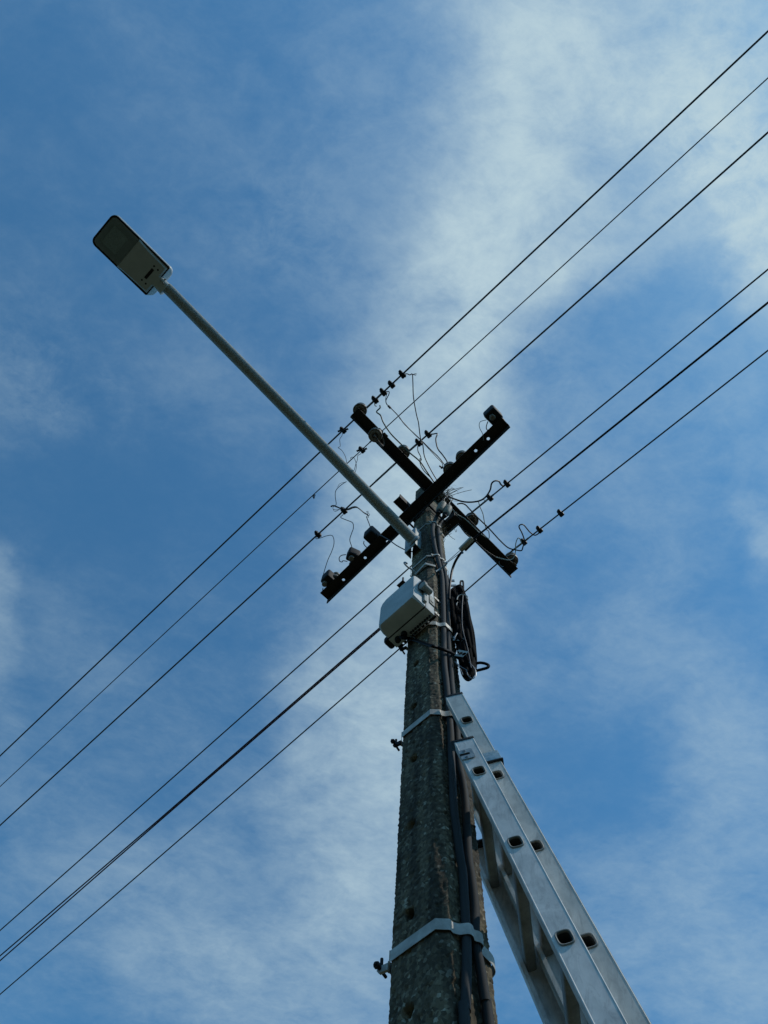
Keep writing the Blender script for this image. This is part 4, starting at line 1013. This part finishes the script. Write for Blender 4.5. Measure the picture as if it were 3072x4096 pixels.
part(mb, 'spigot', M_LAMPU, t, sharp=40)
mb = MB(); mb.lathe(lp(.022, -.01, -.024), -UP, [(.005, 0), (.005, .006), (0, .006)], 6); mb.lathe(lp(.022, -.03, -.030), -UP, [(.005, 0), (.005, .007), (0, .007)], 6); mb.lathe(lp(.034, -.02, -.01), E1, [(.005, 0), (.005, .009), (0, .009)], 6); part(mb, 'set_screw', M_STRAND, t)

# ------------------------------------------------------------------ extension ladder
Lc = c2w(V((-636, 908, 3080)).normalized()); LL = Lc.normalized()
RR = V((LL.y, -LL.x, 0)).normalized(); RR = RR if RR.y > 0 else -RR       # along the rungs, away from the viewer
NN = RR.cross(LL).normalized(); NN = NN if NN.x > 0 else -NN
LL = (LL + NN * .0045).normalized(); NN = RR.cross(LL).normalized(); NN = NN if NN.x > 0 else -NN
def depth_pt(px, py, zc): return EYE + c2w(V(((px - CX) / F * zc, (CY - py) / F * zc, zc)))
KL = 4032.0
P0 = depth_pt(1817, 2971, KL / (2971 - 1140))             # top front corner of the lower section's near stile

def lcoord(p): d_ = p - P0; return d_.dot(LL), d_.dot(NN), d_.dot(RR)
print('ladder', P0, (P0 - AX).dot(E1), (P0 - AX).dot(E2))
SW_, ST = .058, .024
def on_stile(px, py, r):                                   # pixel on the plane of the stile faces -> (length, across)
    d_ = wray(px, py); k = (P0 + RR * r - EYE).dot(RR) / d_.dot(RR); return lcoord(EYE + d_ * k)
h1 = [on_stile(x, y, 0) for x, y in ((1923, 3082.5), (2069, 3363.6), (2266.6, 3743))]
h2 = [on_stile(x, y, .030) for x, y in ((1875, 2879), (2001, 3100), (2158, 3385), (2372, 3766))]
e_ = [on_stile(x, y, 0) for x, y in ((1907, 2962), (2169, 3450), (2517, 4096))]
f_ = [on_stile(x, y, .030) for x, y in ((1783, 2790), (1855, 2775), (1990, 3015), (2200, 3390), (2609, 4096))]
print('h1', h1); print('h2', h2); print('e', e_); print('f', f_)
GROUND_U = -(P0.z) / LL.z
def section_(name, label, u_top, n0, r0, r1, width, holes_u, u_bot, wide):
    org = P0 + LL * u_top
    t = thing(name, label, 'ladder', P0 + LL * u_bot + NN * n0)
    q = lambda u, n, r: P0 + LL * u + NN * n + RR * r
    length = u_top - u_bot
    rungs = [u for u in holes_u]
    while rungs[-1] - .28 > u_bot + .1: rungs.append(rungs[-1] - .28)
    hc = n0 + width * .5 + (-.002)
    for (ra, sgn) in ((r0, 1), (r1, -1)):
        mb = MB()
        hs = [(u_top - u, hc - n0, .0145, .0145) for u in rungs]
        mb.holed(lambda u, v, w_: q(u_top - u, n0 + v, ra + sgn * w_), length, width, .0022, hs, seg=24, power=3.6, half=.024)
        # return flanges
        for nn in (n0 + .0011, n0 + width - .0011):
            mb.box(q((u_top + u_bot) / 2, nn, ra + sgn * (ST / 2 + .0012)), (LL, NN, RR), (length, .0022, ST - .0024))
        mb.box(q((u_top + u_bot) / 2, n0 + .006, ra + sgn * (ST - .001)), (LL, NN, RR), (length, .0095, .002))
        mb.box(q((u_top + u_bot) / 2, n0 + width - .006, ra + sgn * (ST - .001)), (LL, NN, RR), (length, .0095, .002))
        for nn in (n0 + .0022, n0 + width - .0022): mb.tube([q(u_bot, nn, ra + sgn * .0016), q(u_top, nn, ra + sgn * .0016)], .0024, 10)
        st = part(mb, 'stile', M_ALU if wide else M_ALU2, t, merge=False)
        mb = MB(); cpt = q(u_top + .004, n0 + width / 2, ra + sgn * ST / 2)
        mb.box(cpt, (LL, NN, RR), (.010, width + .003, ST + .003), .002)
        for i in range(14): mb.box(cpt + LL * .0055 + NN * (-.027 + i * .0042), (LL, NN, RR), (.002, .002, ST + .002))
        part(mb, 'end_cap', M_BLACK, st)
    for u in rungs:
        mb = MB(); c = []
        nseg = 24
        def loop(r, a, k=3.6):
            o = []
            for i in range(nseg):
                th = 2 * math.pi * (i + .5) / nseg; cc_, ss_ = math.cos(th), math.sin(th)
                o.append(q(u + a * math.copysign(abs(cc_) ** (2 / k), cc_), hc + a * math.copysign(abs(ss_) ** (2 / k), ss_), r))
            return o
        # tube open at both ends with a rolled lip
        lipr = [(r0 - .0004, .0182), (r0 - .0022, .0180), (r0 - .0032, .0165), (r0 - .0024, .0148), (r0 + .002, .0138), (r0 + .02, .0136), (r1 - .02, .0136), (r1 - .002, .0138), (r1 + .0024, .0148), (r1 + .0032, .0165), (r1 + .0022, .0180), (r1 + .0004, .0182)]
        loft(mb, [loop(r, a) for r, a in lipr], False, False)
        ins_ = [(r0 + .0026, .0146), (r1 - .0026, .0146)]
        loft(mb, [loop(r, a) for r, a in ins_], False, False)
        rg = part(mb, 'rung', M_ALU3, t, merge=False, recalc=False, sharp=50)
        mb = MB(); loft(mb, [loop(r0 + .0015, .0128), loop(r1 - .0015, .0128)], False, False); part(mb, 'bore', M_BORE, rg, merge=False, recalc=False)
    return t, q
U1 = 0.0
u_bot = GROUND_U + .02
rg1 = [h1[0][0]]; rg2 = [h2[0][0]]
LAD, q1 = section_('ladder', 'aluminium ladder section on the pole side with a slotted guide plate near its top', U1, 0.0, 0, .386, SW_, rg1, u_bot, True)
n2 = .0485; u2 = f_[0][0]
LAD2, q2 = section_('ladder', 'aluminium ladder section behind and right of the first, reaching higher up the pole', u2, n2, .030, .356, SW_, rg2, u_bot + .6, False)
# slotted guide plate on the near stile
pl_c = on_stile(*c4(970, 765), 0)
mb = MB()
gu, gn = pl_c[0], pl_c[1]
pw, ph_ = .040, .040
def gp(a, b, r): return q1(gu + a, gn + b, r)
o_ = []
out2 = [(-.021, -.020), (-.021, .014), (-.017, .019), (.017, .019), (.021, .014), (.021, -.020), (.005, -.020), (.005, .006), (.003, .009), (-.003, .009), (-.005, .006), (-.005, -.020)]
mb.prism(out2, q1(gu, gn, -.0035), (LL, NN, RR), 0, .003)
gp_ = part(mb, 'guide_plate', M_GALV, LAD)
mb = MB()
for a in (-.0135, .0135): mb.lathe(q1(gu + a, gn - .004, -.0035), -RR, [(0, .0002), (.0016, .0002), (.0018, .0016), (.0042, .0014), (.0048, 0)], 14)
part(mb, 'rivet', M_STRAND, gp_)
mb = MB(); mb.box(q1(gu, gn - .006, -.0008), (LL, NN, RR), (.009, .028, .001)); part(mb, 'slot', M_BLACK, gp_)
# blue-grey sleeve on the second section
bu = on_stile(*c4(1200, 780), .030)
nn0 = n2
mb = MB(); mb.box(q1(bu[0], nn0 + SW_ / 2 + .001, .030 + ST / 2 - .0015), (LL, NN, RR), (.040, SW_ + .008, ST + .008), .002)
M_TAPE = mat('blue_grey_metal_clip', (.22, .33, .36), .4, .4, (.40, .50, .52), 60, .3, 200)
part(mb, 'guide_clip', M_TAPE, LAD2)
mb = MB(); mb.box(q1(bu[0] - .022, nn0 + SW_ / 2 + .002, .030 + ST / 2 - .0015), (LL, NN, RR), (.006, SW_ + .011, ST + .011), .002); part(mb, 'rubber_edge', M_BLACK, LAD2)
# cycles
sc.render.engine = 'CYCLES'
